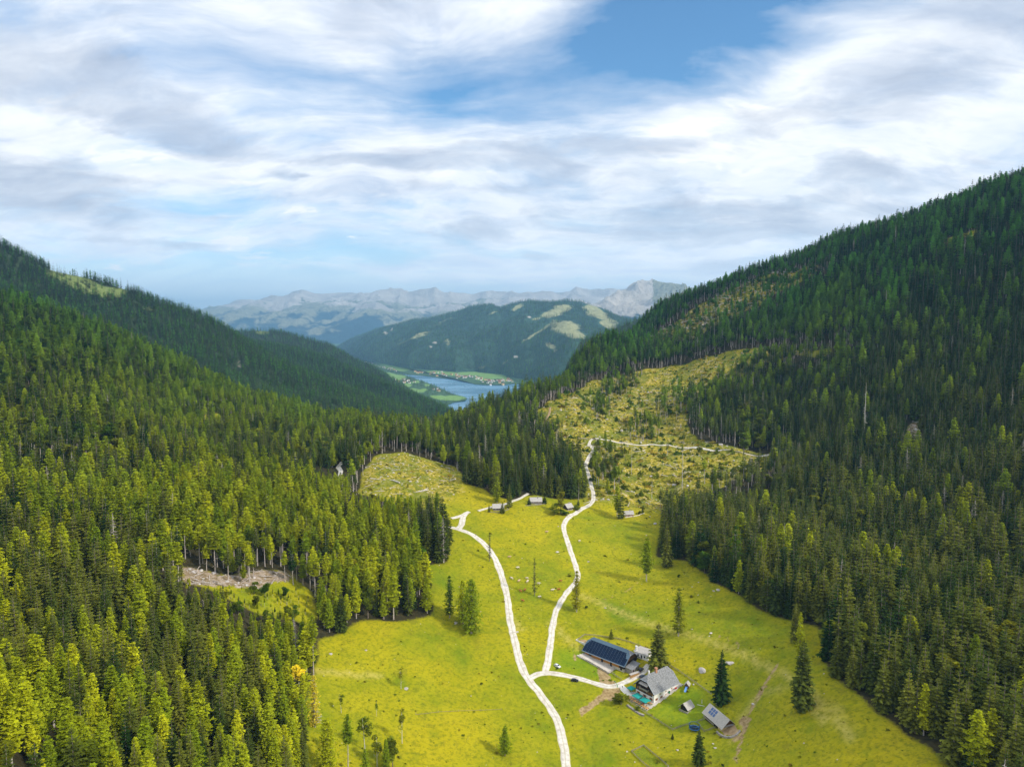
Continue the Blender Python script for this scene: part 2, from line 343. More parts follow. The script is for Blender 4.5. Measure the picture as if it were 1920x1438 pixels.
cc(720, [(1438, 316), (1300, 365), (1200, 408), (1100, 460), (1000, 528), (930, 600), (870, 680), (840, 740), (815, 850)])
cc(850, [(1438, 328), (1300, 378), (1200, 422), (1100, 478), (1000, 545), (950, 600), (900, 660), (860, 725), (815, 830), (800, 920)])
cc(1000, [(1438, 335), (1300, 388), (1200, 432), (1100, 488), (1000, 562), (950, 612), (900, 680), (830, 800), (780, 900), (742, 1000)])
cc(1100, [(1438, 336), (1300, 386), (1226, 424), (1150, 462), (1050, 530), (960, 618), (900, 695), (830, 815), (760, 960), (700, 1120), (660, 1250)])
cc(1226, [(1438, 328), (1320, 374), (1285, 392), (1230, 415), (1150, 455), (1050, 530), (960, 640), (900, 730), (830, 840), (770, 960), (720, 1080), (656, 1250), (592, 1480)])
cc(1290, [(566, 1420)])
cc(1345, [(1438, 318), (1370, 345), (1300, 375), (1200, 415), (1100, 470), (1000, 570), (900, 700), (845, 790), (750, 930), (680, 1050), (597, 1200), (546, 1350)])
cc(1450, [(1438, 305), (1300, 350), (1200, 398), (1100, 460), (980, 600), (850, 780), (750, 900), (650, 1020), (560, 1160), (512, 1260)])
cc(1600, [(1438, 280), (1300, 322), (1200, 372), (1050, 520), (950, 620), (850, 710), (750, 800), (650, 900), (550, 1010), (462, 1150)])
cc(1750, [(1438, 262), (1300, 310), (1150, 390), (1000, 530), (850, 660), (700, 770), (550, 900), (430, 1060)])
cc(1900, [(1438, 255), (1300, 300), (1200, 350), (1100, 420), (1000, 500), (900, 575), (800, 645), (700, 720), (600, 800), (500, 875), (400, 955), (362, 1010)])
for px, lst in ((0, [(1250, -60), (1600, -230), (2000, -330)]), (300, [(1250, -130), (1600, -260), (2000, -360)]), (600, [(1200, -190), (1600, -300), (2000, -380)]), (800, [(1050, -170), (1300, -260), (1700, -370), (2000, -410)]),
                (1000, [(1200, -190), (1500, -300), (2000, -400)]), (1200, [(1750, -40), (2000, -140)]), (1345, [(1600, -10), (2000, -120)]), (1600, [(1400, 110), (2000, -20)]), (1900, [(1250, 190), (1700, 90), (2000, 20)])):
    for D, z in lst: ctl.append(((px-960)/F*D, D, z))
ctl += [(700, 700, 110), (900, 800, 250), (1300, 900, 400), (600, 350, -30), (420, 150, -110), (1000, 300, 160), (1500, 1500, 220), (1500, 2000, 60), (-300, 120, -60), (-520, 400, -30), (-720, 600, 30), (-950, 800, 110), (-1200, 1000, 190),
        (-800, 200, 50), (-1300, 1500, 0), (-1400, 2000, -150), (0, 60, -195), (0, 200, -208), (150, 100, -175), (-120, 60, -140), (250, 60, -150)]
ctl = np.array(ctl)
def _tps(r2): return np.where(r2 > 1e-12, r2*np.log(np.maximum(r2, 1e-12))*.5, 0)
_S = 500.; _X = ctl[:, :2]/_S; n_ = len(_X)
_K = _tps(((_X[:, None]-_X[None])**2).sum(-1))+np.eye(n_)*.0012
_Pm = np.c_[np.ones(n_), _X]
_A = np.zeros((n_+3, n_+3)); _A[:n_, :n_] = _K; _A[:n_, n_:] = _Pm; _A[n_:, :n_] = _Pm.T
_w = np.linalg.solve(_A, np.r_[ctl[:, 2], 0, 0, 0])
STEP = 3.5; GX0, GY0 = -1050., 50.; NX, NY = 720, 560
gx = GX0+np.arange(NX)*STEP; gy = GY0+np.arange(NY)*STEP
XX, YY = np.meshgrid(gx, gy)
ZZ = np.zeros_like(XX)
for j in range(NY):
    q = np.c_[gx, np.full(NX, gy[j])]/_S
    ZZ[j] = _tps(((q[:, None]-_X[None])**2).sum(-1))@_w[:n_]+_w[n_]+q@_w[n_+1:]
_farm = np.exp(-(((XX-85)/55)**2+((YY-395)/50)**2)); _mead = np.exp(-(((XX-30)/170)**2+((YY-430)/230)**2)**2)
amp = (1-.93*_farm)*(1-.6*_mead)
ZZ += amp*(fbm(XX/110, YY/110, 3, 5)*9+fbm(XX/26, YY/26, 3, 9)*2.2+fbm(XX/7, YY/7, 2, 12)*.4*(1-.5*_mead))
ZZ += (1-_mead)*fbm(XX/70+YY/300, YY/220, 3, 31)*10*smooth((YY-500)/200)
# little terraces across the pasture
ZZ += .55*_mead*(1-_farm)*np.sin((XX*.35+YY*.9)/7+fbm(XX/40, YY/40, 2, 3)*5)*fbm(XX/50, YY/50, 2, 77)
def H(x, y):
    fx = np.clip((np.asarray(x, float)-GX0)/STEP, 0, NX-1.001); fy = np.clip((np.asarray(y, float)-GY0)/STEP, 0, NY-1.001)
    i = fx.astype(int); j = fy.astype(int); a = fx-i; b = fy-j
    return (ZZ[j, i]*(1-a)+ZZ[j, i+1]*a)*(1-b)+(ZZ[j+1, i]*(1-a)+ZZ[j+1, i+1]*a)*b
_DD = np.arange(120, 1700, 2.)
def G(px, py):
    r = ray(px, py); h = H(r[0]*_DD, _DD); k = np.argmax(h > r[2]*_DD)
    if not (h > r[2]*_DD).any(): k = len(_DD)-1
    lo, hi = _DD[max(k-1, 0)], _DD[k]
    for _ in range(12):
        m = (lo+hi)/2
        if H(r[0]*m, m) > r[2]*m: hi = m
        else: lo = m
    m = (lo+hi)/2
    return Vector((r[0]*m, m, float(H(r[0]*m, m))))
def GP(pts): return [tuple(G(*p)) for p in pts]
def ppm(p): return F/(p[1])                     # photograph pixels per metre at a point

# ------------------------------------------------------------------ areas
MEADOW = GP([(560, 1560), (568, 1438), (570, 1330), (596, 1240), (598, 1192), (640, 1188), (672, 1160), (760, 1166), (812, 1152), (795, 1060), (842, 1056), (838, 1000), (836, 970), (790, 955), (720, 940), (668, 925), (690, 872), (705, 852), (760, 850), (850, 872), (872, 905), (905, 914), (930, 932), (962, 938),
             (1000, 926), (1045, 936), (1096, 936), (1235, 940), (1245, 985), (1228, 1045), (1290, 1050), (1340, 1092), (1440, 1150), (1492, 1168), (1536, 1170), (1552, 1262), (1700, 1378), (1830, 1470), (1900, 1560)])
CUT = GP([(1096, 940), (1102, 870), (1050, 845), (1028, 820), (1012, 795), (1004, 772), (1050, 742), (1100, 716), (1150, 705), (1190, 697), (1260, 684), (1330, 668), (1400, 652), (1460, 655), (1520, 655), (1480, 668), (1420, 690), (1400, 720), (1350, 735), (1290, 752), (1285, 800),
          (1325, 832), (1440, 848), (1450, 882), (1330, 925), (1262, 945), (1235, 960)])
CUT2 = GP([(668, 925), (690, 872), (705, 852), (760, 850), (850, 872), (872, 905), (850, 935), (790, 950)])
UP1 = GP([(1225, 626), (1290, 586), (1360, 548), (1440, 514), (1530, 494), (1535, 512), (1450, 552), (1410, 582), (1350, 606), (1300, 636), (1250, 645)])
UP2 = GP([(1760, 470), (1790, 440), (1840, 425), (1830, 445), (1790, 468)])
BARE = GP([(350, 1062), (420, 1078), (470, 1072), (530, 1064), (560, 1078), (548, 1092), (480, 1104), (420, 1100), (352, 1096)])
YGR = GP([(390, 1097), (420, 1100), (480, 1104), (560, 1090), (590, 1110), (585, 1170), (520, 1160), (455, 1140)])
GAP1 = GP([(372, 776), (432, 768), (440, 782), (385, 790)]); GAP2 = GP([(130, 856), (215, 846), (218, 862), (138, 868)]); GAP3 = GP([(1500, 660), (1560, 652), (1560, 664), (1505, 672)]); SCREE1 = GP([(1694, 815), (1712, 785), (1728, 795), (1716, 845), (1698, 850)]); SCREE2 = GP([(1862, 770), (1878, 735), (1886, 742), (1870, 785)]); SCREE3 = GP([(1390, 765), (1415, 738), (1425, 750), (1405, 775)])
CLEAR = [GAP1, GAP2, GAP3, MEADOW, CUT, UP1, UP2, BARE, YGR, SCREE1, SCREE2, SCREE3, CUT2]
_ip = inpoly
def inpoly(x, y, poly, a=None):
    if a is None: a = 3. if poly is MEADOW else (11. if any(poly is q for q in (CUT, UP1, UP2, CUT2)) else (7. if any(poly is q for q in CLEAR) else 0))
    if a: x, y = x+a*fbm(np.asarray(x)/17, np.asarray(y)/17, 3, 401), y+a*fbm(np.asarray(x)/17, np.asarray(y)/17, 3, 402)
    return _ip(x, y, poly)
inM = inpoly(XX, YY, MEADOW); clear = np.zeros_like(inM)
for c_ in CLEAR: clear |= inpoly(XX, YY, c_)
def blur(a, n):
    a = a.astype(float)
    for _ in range(n):
        a = (a+np.roll(a, 1, 0)+np.roll(a, -1, 0))/3; a = (a+np.roll(a, 1, 1)+np.roll(a, -1, 1))/3
    return a
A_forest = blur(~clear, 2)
A_cut = blur(inpoly(XX, YY, CUT) | inpoly(XX, YY, CUT2) | inpoly(XX, YY, UP1) | inpoly(XX, YY, UP2), 3)
A_bare = np.clip(blur(inpoly(XX, YY, BARE), 1)+.9*blur(inpoly(XX, YY, SCREE1) | inpoly(XX, YY, SCREE2) | inpoly(XX, YY, SCREE3), 1), 0, 1)
def lineattr(pts, w):
    p = GP(pts); d = dpoly(XX, YY, p, False); return 1-smooth((d-w*.5)/2.5)
A_track = np.zeros_like(ZZ); A_mud = np.maximum.reduce([lineattr([(1126, 1256), (1131, 1268), (1138, 1280)], 4), lineattr([(1138, 1280), (1140, 1296), (1122, 1312), (1104, 1327), (1092, 1334)], 2.0), lineattr([(1143, 1280), (1150, 1300), (1146, 1306)], 5), .8*lineattr([(1386, 1350), (1400, 1352), (1394, 1372), (1378, 1388)], 1.5), .62*lineattr([(1462, 1240), (1440, 1275), (1418, 1312), (1400, 1345), (1388, 1392), (1376, 1438)], 1.6), .55*lineattr([(1215, 1075), (1180, 1105), (1130, 1125)], .8), .6*lineattr([(1335, 1185), (1370, 1200), (1400, 1215)], 1.), .7*lineattr([(1075, 1238), (1080, 1226)], 1)])
for pts, w in (([(1090, 1115), (1170, 1150), (1250, 1178), (1330, 1200), (1400, 1228), (1450, 1255), (1500, 1278), (1560, 1330), (1600, 1385)], 1.5), ([(1112, 930), (1130, 936), (1160, 945), (1200, 950)], 1), ([(1035, 1165), (1060, 1195), (1085, 1215)], 1), ([(1380, 1385), (1395, 1360), (1390, 1345)], .8),
               ([(585, 1255), (650, 1263), (715, 1266)], 1), ([(958, 1160), (975, 1178)], 2), ([(1395, 1340), (1420, 1300), (1470, 1290)], .5), ([(1500, 1290), (1520, 1320), (1550, 1350)], .8)):
    A_track = np.maximum(A_track, lineattr(pts, w)*.85)
LAWN = GP([(1178, 1312), (1262, 1369), (1340, 1360), (1345, 1330), (1320, 1300), (1254, 1248), (1275, 1293), (1226, 1321)])
A_lush = blur(inpoly(XX, YY, LAWN), 1)*.5
A_lush = np.maximum(A_lush, .5*blur(inpoly(XX, YY, GP([(1040, 1215), (1085, 1220), (1170, 1262), (1140, 1275), (1070, 1262), (1035, 1255)])), 1))
tv = np.stack([XX, YY, ZZ], -1).reshape(-1, 3)
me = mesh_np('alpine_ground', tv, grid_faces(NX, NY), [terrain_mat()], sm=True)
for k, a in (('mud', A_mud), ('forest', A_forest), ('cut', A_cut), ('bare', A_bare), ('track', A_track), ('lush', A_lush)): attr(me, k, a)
props(link('ground', me), kind='structure', label='alpine pasture and forest floor of the side valley')

# ------------------------------------------------------------------ roads and draped sheets
def spline(pts, step):
    p = np.array([q[:2] for q in pts]); out = []
    for i in range(len(p)-1):
        p0, p1, p2, p3 = p[max(i-1, 0)], p[i], p[i+1], p[min(i+2, len(p)-1)]
        n = max(2, int(np.hypot(*(p2-p1))/step))
        for t in np.arange(n)/n:
            out.append(.5*((2*p1)+(p2-p0)*t+(2*p0-5*p1+4*p2-p3)*t*t+(3*p1-p0-3*p2+p3)*t**3))
    out.append(p[-1]); return np.array(out)
ROADLINES = []
def road(name, px, w, off=.22, m=None, label=None):
    c = spline(GP(px), 1.6); ROADLINES.append((c, w)); t = np.gradient(c, axis=0); t /= np.maximum(np.linalg.norm(t, axis=1)[:, None], 1e-6)
    nrm = np.c_[-t[:, 1], t[:, 0]]; K = 9; vs = []
    s = np.arange(len(c))*1.6; wl = w*(1+.22*perlin(s/6, s*0+off*31, 3)); wr = w*(1+.22*perlin(s/6, s*0+9.7, 4))
    us = np.linspace(-1, 1, K)
    V = np.zeros((len(c), K, 3)); U = np.zeros((len(c), K))
    for k, u in enumerate(us):
        ww = np.where(u < 0, wl, wr)*.5; q = c+nrm*(u*ww)[:, None]
        V[:, k, :2] = q; V[:, k, 2] = H(q[:, 0], q[:, 1])+off-(.25 if abs(u) == 1 else 0); U[:, k] = u
    me = mesh_np(name, V.reshape(-1, 3), grid_faces(K, len(c)), [m or M['gravel']], sm=True); attr(me, 'across', U)
    return props(link(name, me), kind='structure', label=label)
def road_mat():
    m = bpy.data.materials.new('pale gravel track'); m.use_nodes = True; g = N(m.node_tree); b = m.node_tree.nodes['Principled BSDF']
    b.inputs['Roughness'].default_value = .95; b.inputs['Specular IOR Level'].default_value = .1
    pos = g.n('ShaderNodeNewGeometry').outputs['Position']; n1 = g.noise(pos, .35, 6, .65); n2 = g.noise(pos, 2.0, 3, .6)
    c = g.ramp(n1, [(.32, (.50, .44, .36)), (.6, (.76, .72, .64))])
    ac = g.math('ABSOLUTE', g.n('ShaderNodeAttribute', attribute_name='across').outputs['Fac'])
    mid = g.ramp(g.math('ADD', ac, g.math('MULTIPLY', n1, .25)), [(.17, .6), (.30, 0.)]); c = g.mix(mid, c, (.42, .38, .22))
    ed = g.ramp(g.math('ADD', ac, g.math('MULTIPLY', g.math('SUBTRACT', n1, .5), .5)), [(.78, 0.), (.95, .75)]); c = g.mix(ed, c, (.46, .42, .16))
    g.l(c, b.inputs['Base Color']); return m
M['road'] = road_mat()
R3 = [(1104, 838), (1106, 829), (1116, 823), (1150, 828), (1200, 835), (1280, 840), (1350, 845), (1446, 852)]
R2 = [(1022, 1262), (1028, 1235), (1033, 1200), (1036, 1175), (1044, 1142), (1062, 1112), (1079, 1092), (1083, 1075), (1074, 1045), (1063, 1012), (1057, 990), (1063, 973), (1088, 956), (1108, 944), (1113, 930), (1108, 908), (1102, 885), (1099, 868), (1108, 852), (1112, 842), (1104, 833)]
road('forest_road', R3, 3.5, off=.6, m=M['road'], label='thin forest road crossing the felled slope')
road('gravel_road', [(1064, 1500), (1061, 1438), (1056, 1392), (1042, 1345), (1018, 1308), (994, 1278), (976, 1245), (966, 1205), (957, 1165), (950, 1115), (936, 1066), (920, 1034), (898, 1011), (872, 996), (838, 986)], 4.9, m=M['road'], label='main pale gravel road winding up the meadow')
road('farm_road', R2, 4.2, off=.26, m=M['road'], label='pale gravel road climbing to the felled slope')
road('driveway', [(992, 1272), (1010, 1264), (1032, 1262), (1060, 1266), (1090, 1273), (1122, 1283), (1145, 1287), (1168, 1280), (1190, 1269), (1206, 1259), (1216, 1246)], 4.0, off=.30, m=M['road'], label='gravel drive to the farmhouses')
road('junction_track', [(858, 994), (866, 982), (868, 970), (874, 962)], 5.0, off=.33, m=M['road']); road('turning_track', [(846, 972), (862, 968), (880, 960)], 3.6, off=.37, m=M['road'])
road('cabin_track', [(896, 958), (922, 951), (948, 945), (966, 938), (982, 930), (990, 925)], 3.2, off=.3, m=M['road'])
road('forest_track', [(636, 898), (639, 884), (634, 876), (641, 866)], 4.5, off=.5, m=M['road']); road('woodland_track', [(880, 842), (886, 846), (902, 848)], 4, off=.5, m=M['road'])
road('ridge_track', [(1031, 764), (1030, 775), (1024, 786), (1012, 802)], 3.0, off=.4, m=M['mud'])
road('terrace_path', [(1162, 1284), (1172, 1294), (1182, 1306)], 3.6, off=.34, m=M['gravel'])
def sheet(name, poly, off, m, kind='structure', step=1.0, parent=None, label=None):
    p = np.array([q[:2] for q in poly]); x0, y0 = p.min(0)-step; x1, y1 = p.max(0)+step
    xs = np.arange(x0, x1+step, step); ys = np.arange(y0, y1+step, step); X, Y = np.meshgrid(xs, ys)
    f = grid_faces(len(xs), len(ys)); cx = X.ravel()[f].mean(1); cy_ = Y.ravel()[f].mean(1); f = f[inpoly(cx, cy_, poly)]
    us, inv = np.unique(f, return_inverse=True); v = np.stack([X.ravel(), Y.ravel(), H(X, Y).ravel()+off], 1)[us]
    me = mesh_np(name, v, inv.reshape(-1, 4), [m], sm=True); return props(link(name, me), kind=kind, label=label)

# ------------------------------------------------------------------ mesh builder
class MB:
    def __init__(s): s.v = []; s.f = []; s.m = []
    def poly(s, pts, mi=0):
        b = len(s.v); s.v += [tuple(p) for p in pts]; s.f.append(tuple(range(b, b+len(pts)))); s.m.append(mi); return s
    def box(s, x0, x1, y0, y1, z0, z1, mi=0):
        b = len(s.v); s.v += [(x, y, z) for z in (z0, z1) for y in (y0, y1) for x in (x0, x1)]
        for q in ((0, 2, 3, 1), (4, 5, 7, 6), (0, 1, 5, 4), (2, 6, 7, 3), (0, 4, 6, 2), (1, 3, 7, 5)): s.f.append(tuple(b+k for k in q)); s.m.append(mi)
        return s
    def slab(s, quad, th, mi=0):               # a quad or polygon given thickness along its normal (downwards)
        q = [Vector(p) for p in quad]; n = (q[1]-q[0]).cross(q[2]-q[0]).normalized()
        if n.z < 0: n = -n
        b = len(s.v); k = len(q); s.v += [tuple(p) for p in q]+[tuple(p-n*th) for p in q]
        s.f.append(tuple(range(b, b+k))); s.f.append(tuple(range(b+2*k-1, b+k-1, -1))); s.m += [mi, mi]
        for i in range(k): s.f.append((b+i, b+k+i, b+k+(i+1) % k, b+(i+1) % k)); s.m.append(mi)
        return s
    def tube(s, path, rad, n=6, mi=0, cap=True):
        b = len(s.v); path = [Vector(p) for p in path]
        if not hasattr(rad, '__len__'): rad = [rad]*len(path)
        for i, p in enumerate(path):
            d = (path[min(i+1, len(path)-1)]-path[max(i-1, 0)]).normalized()
            a = d.cross(Vector((0, 0, 1)) if abs(d.z) < .9 else Vector((1, 0, 0))).normalized(); c = d.cross(a)
            for k in range(n):
                t = 2*math.pi*k/n; s.v.append(tuple(p+(a*math.cos(t)+c*math.sin(t))*rad[i]))
        for i in range(len(path)-1):
            for k in range(n): s.f.append((b+i*n+k, b+i*n+(k+1) % n, b+(i+1)*n+(k+1) % n, b+(i+1)*n+k)); s.m.append(mi)
        if cap:
            s.f.append(tuple(b+k for k in range(n))); e = b+(len(path)-1)*n; s.f.append(tuple(e+k for k in reversed(range(n)))); s.m += [mi, mi]
        return s
    def mesh(s, name, mats, sm=False):
        return mesh_np(name, s.v, s.f, mats if isinstance(mats, (list, tuple)) else [mats], s.m, sm)
    def build(s, name, mats, parent=None, sm=False): return link(name, s.mesh(name, mats, sm), parent)
def empty(name, loc, rz=0, label=None, cat=None, group=None):
    o = bpy.data.objects.new(name, None); COL.objects.link(o); o.location = loc; o.rotation_euler = (0, 0, rz)
    o.empty_display_size = .5; return props(o, label, cat, group)
def copy_tree(o, parent=None):
    c = o.copy(); COL.objects.link(c)
    if parent is not None: c.parent = parent
    for ch in list(o.children): copy_tree(ch, c)
    return c
exec_parts = []
# ------------------------------------------------------------------ trees: crowns of many small twig faces
def tri_arrays(tris, tints):
    v = np.array(tris, np.float32).reshape(-1, 3); f = np.arange(len(v)).reshape(-1, 3); return v, f, np.repeat(np.array(tints, np.float32), 3)
def conifer(seed, h=30., rad=3.2, bare=.06, levels=24, nb=7, tw=4, droop=.35, dens=1., shape=.85, gap=0., top=.0):
    r = random.Random(seed); T = []; C = []
    z0 = h*bare
    for i in range(levels):
        t = (i+r.uniform(-.3, .3))/(levels-1); t = min(max(t, 0), 1)
        z = z0+(h-z0)*t*.985
        low = min(1, .55+t*4) if bare < .1 else min(1, .45+t*3.5)
        L0 = rad*low*((1-t)**shape)+.22
        nb_ = max(4, int(nb*(1-.35*t))); ph = r.uniform(0, 6.3)
        for k in range(nb_):
            if r.random() < gap: continue
            a = ph+6.283*k/nb_+r.uniform(-.3, .3); L = L0*r.uniform(.68, 1.15)
            ca, sa = math.cos(a), math.sin(a); dr = droop*r.uniform(.6, 1.3)*(1-t*.8)-.25*t
            tn = r.uniform(.2, .8)
            pt = lambda s: (ca*L*s, sa*L*s, z+L*(.10*s-dr*s*s))
            W = L*.30*dens+.18
            prev = pt(0.05); 
            for j in range(1, tw+1):
                s0 = (j-1)/tw; s1 = j/tw; p = pt(s0+.05); q = pt(min(1, s1+.12))
                for sd in (-1, 1):
                    w = W*(1-.55*s0)*r.uniform(.75, 1.3)
                    dx, dy = -sa*sd, ca*sd
                    e = (q[0]+dx*w, q[1]+dy*w, q[2]-.28*w-.12*r.random())
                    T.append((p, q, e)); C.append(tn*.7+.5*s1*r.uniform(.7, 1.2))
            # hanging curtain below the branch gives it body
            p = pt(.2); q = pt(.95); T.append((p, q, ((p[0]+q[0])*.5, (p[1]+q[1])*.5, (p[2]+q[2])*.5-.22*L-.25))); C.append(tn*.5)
    T.append(((-.18, 0, h-1.6), (.18, 0, h-1.6), (0, 0, h+.2))); C.append(.8); T.append(((0, -.18, h-1.6), (0, .18, h-1.6), (0, 0, h+.2))); C.append(.8)
    return tri_arrays(T, C)
def larchy(seed, h=28., rad=3.4, bare=.2, levels=20, nb=6, clumps=7, size=.62, gap=.05, shape=.75, belly=.25):
    r = random.Random(seed); T = []; C = []; z0 = h*bare
    for i in range(levels):
        t = min(max((i+r.uniform(-.4, .4))/(levels-1), 0), 1); z = z0+(h-z0)*t
        L0 = rad*min(1, .5+t/belly*.5)*((1-t)**shape)+.3; ph = r.uniform(0, 6.3)
        for k in range(nb):
            if r.random() < gap: continue
            a = ph+6.283*k/nb+r.uniform(-.5, .5); L = L0*r.uniform(.5, 1.15); ca, sa = math.cos(a), math.sin(a); tn = r.uniform(.25, .85)
            for j in range(clumps):
                s = (j+r.random())/clumps; x, y, zz = ca*L*s, sa*L*s, z+L*(.18*s-.12*s*s)+r.uniform(-.25, .25)
                x += r.gauss(0, .22+.13*L*s); y += r.gauss(0, .22+.13*L*s); q = size*r.uniform(.7, 1.35)*(1-.35*t)
                b1 = r.uniform(0, 6.3); tl = r.uniform(-.5, .5)
                pts = [(x+q*math.cos(b1+w), y+q*math.sin(b1+w), zz+q*(tl*math.cos(w)+r.uniform(-.25, .25))) for w in (0, 2.1+r.uniform(-.4, .4), 4.2)]
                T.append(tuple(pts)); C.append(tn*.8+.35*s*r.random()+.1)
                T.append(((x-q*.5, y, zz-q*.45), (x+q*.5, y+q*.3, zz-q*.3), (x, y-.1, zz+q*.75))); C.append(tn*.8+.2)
    T.append(((-.2, 0, h-1.5), (.2, 0, h-1.5), (0, 0, h+.4))); C.append(.8)
    return tri_arrays(T, C)
def leafy(seed, h=14., rad=4.2, n=1900, zc=.62, zr=.40, size=.5, lobes=9):
    r = random.Random(seed); T = []; C = []
    LB = []
    for k in range(lobes):
        a = r.uniform(0, 6.3); d = rad*r.uniform(.15, .62); LB.append((d*math.cos(a), d*math.sin(a), h*(zc+zr*r.uniform(-.7, .75)), rad*r.uniform(.34, .58), r.uniform(.2, .8)))
    for k in range(n):
        lx, ly, lz, lr, tn = LB[k % lobes]; a = r.uniform(0, 6.3); cz = r.uniform(-.85, 1); sn = math.sqrt(1-cz*cz); q = lr*r.uniform(.55, 1.12)
        x, y, z = lx+q*sn*math.cos(a), ly+q*sn*math.sin(a), lz+q*cz*.85
        b = r.uniform(0, 6.3); s = size*r.uniform(.6, 1.3); u = r.uniform(-.6, .6)
        T.append(((x+s*math.cos(b), y+s*math.sin(b), z+s*u), (x+s*math.cos(b+2), y+s*math.sin(b+2), z-s*u*.5), (x+s*math.cos(b+4.2), y+s*math.sin(b+4.2), z-.3*s))); C.append(tn*.7+.4*r.random())
    return tri_arrays(T, C)
def trunk_mb(h, r0, seed=0, limbs=0, bare=0., lean=0., snags=0, fork=False, radc=3.):
    r = random.Random(seed); b = MB(); n = 6
    path = [(lean*h*(t/n)**1.3+r.uniform(-.04, .04)*h*.1, r.uniform(-.03, .03)*h*.1, h*t/n) for t in range(n+1)]; path[0] = (0, 0, -1.2)
    b.tube(path, [r0*(1.25 if t == 0 else 1)*(1-.93*t/n)+.02 for t in range(n+1)], 6, 0, False)
    for k in range(limbs):
        z = h*r.uniform(max(bare, .25), .8); a = r.uniform(0, 6.3); L = radc*r.uniform(.5, .95); x0 = lean*h*(z/h)**1.3
        b.tube([(x0, 0, z), (x0+L*.5*math.cos(a), L*.5*math.sin(a), z+L*.35), (x0+L*math.cos(a), L*math.sin(a), z+L*.8)], [r0*.32, r0*.2, .03], 4, 0, False)
    for k in range(snags):
        z = h*r.uniform(.08, .95); a = r.uniform(0, 6.3); L = radc*.9*(1-z/h)**.7*r.uniform(.3, 1)+.4
        b.tube([(0, 0, z), (L*math.cos(a), L*math.sin(a), z-L*.12)], [.09, .03], 3, 0, False)
    return b
def merged(name, crown, trunk, m1, m2):
    v, f, t = crown; tv = np.array(trunk.v, np.float32); fs = []
    for q in trunk.f:
        q = [i+len(v) for i in q]
        for i in range(1, len(q)-1): fs.append((q[0], q[i], q[i+1]))
    F_ = np.vstack([f, np.array(fs)]); V = np.vstack([v, tv]); me = mesh_np(name, V, F_, [m1, m2], np.r_[np.zeros(len(f), int), np.ones(len(fs), int)])
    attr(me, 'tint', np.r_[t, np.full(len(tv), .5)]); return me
class Kind:
    def __init__(s, name, h, crown, trunk, mc, mt):
        s.name = name; s.h = h; v, f, t = crown; s.crown = mesh_np(name+'_crown', v, f, [mc]); attr(s.crown, 'tint', t)
        s.trunk = trunk.mesh(name+'_trunk', mt); s.whole = merged(name, crown, trunk, mc, mt)
TK = {}
def K(key, *a): TK[key] = Kind(key, *a)
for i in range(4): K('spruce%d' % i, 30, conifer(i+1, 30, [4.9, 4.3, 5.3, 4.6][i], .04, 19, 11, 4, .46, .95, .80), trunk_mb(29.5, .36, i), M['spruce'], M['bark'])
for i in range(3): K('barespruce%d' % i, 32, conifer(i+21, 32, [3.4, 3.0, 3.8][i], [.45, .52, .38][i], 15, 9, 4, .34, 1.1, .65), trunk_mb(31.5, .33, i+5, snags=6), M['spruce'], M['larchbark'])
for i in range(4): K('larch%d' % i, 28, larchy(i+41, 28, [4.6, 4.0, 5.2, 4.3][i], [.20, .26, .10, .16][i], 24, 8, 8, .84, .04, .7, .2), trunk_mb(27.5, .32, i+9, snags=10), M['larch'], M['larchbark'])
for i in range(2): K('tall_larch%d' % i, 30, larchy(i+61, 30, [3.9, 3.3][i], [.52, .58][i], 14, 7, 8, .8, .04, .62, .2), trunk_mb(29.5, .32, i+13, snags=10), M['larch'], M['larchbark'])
for i in range(3): K('broadleaf%d' % i, 15, leafy(i+71, 15, [4.3, 3.7, 4.8][i], 1700, .60, .36, .62), trunk_mb(11, .3, i+17, 6), M['leaf'], M['bark'])
for i in range(2): K('snag%d' % i, 24, tri_arrays([((0, 0, 23), (.1, 0, 23), (0, 0, 24))], [.5]), trunk_mb(24, .26, i+25, snags=34, radc=2.0), M['greyneedle'], M['deadwood'])
K('skirtspruce', 31, conifer(90, 31, 5.2, .02, 26, 13, 5, .46, 1.05, .52), trunk_mb(30, .42, 90), M['spruce'], M['bark'])
K('rowspruce', 31, conifer(92, 31, 5.4, .03, 24, 11, 5, .42, 1.0, .66), trunk_mb(30, .42, 92), M['spruce'], M['bark'])
K('sparse_larch', 23, larchy(93, 23, 4.6, .08, 24, 8, 8, .54, .12, .6, .2), trunk_mb(22.8, .30, 93, snags=60, radc=3.4), M['leaf'], M['larchbark'])
K('thin_larch', 20, larchy(94, 20, 2.6, .12, 18, 6, 5, .36, .25, .45, .2), trunk_mb(19.8, .20, 94, snags=70, radc=2.2), M['spruce'], M['bark'])
K('round_larch', 24, larchy(95, 24, 6.0, .06, 26, 9, 9, .66, .08, .5, .25), trunk_mb(23.5, .36, 95, snags=40, radc=4), M['larch'], M['larchbark'])
K('golden_larch', 22, larchy(96, 22, 3.5, .06, 24, 8, 5, .50, .1, .75, .2), trunk_mb(21.8, .3, 96, snags=80, radc=3.8), M['yellow'], M['larchbark'])
K('birch', 12, leafy(97, 12, 2.6, 420, .66, .30, .34, 7), trunk_mb(11, .17, 97, 7, radc=2.2), M['leaf'], M['birchbark'])
K('leaning_birch', 12, leafy(98, 12, 2.8, 600, .66, .28, .34, 7), trunk_mb(11, .18, 98, 6, lean=-.12, radc=2.2), M['leaf'], M['birchbark'])
K('gold_birch', 12, leafy(99, 12, 3.0, 700, .68, .26, .42, 7), trunk_mb(10.5, .2, 99, 8, radc=2.4), M['goldleaf'], M['birchbark'])
K('bush', 4, leafy(100, 4, 2.0, 420, .5, .42, .34, 6), trunk_mb(2.5, .1, 100, 4, radc=1), M['leaf'], M['bark'])
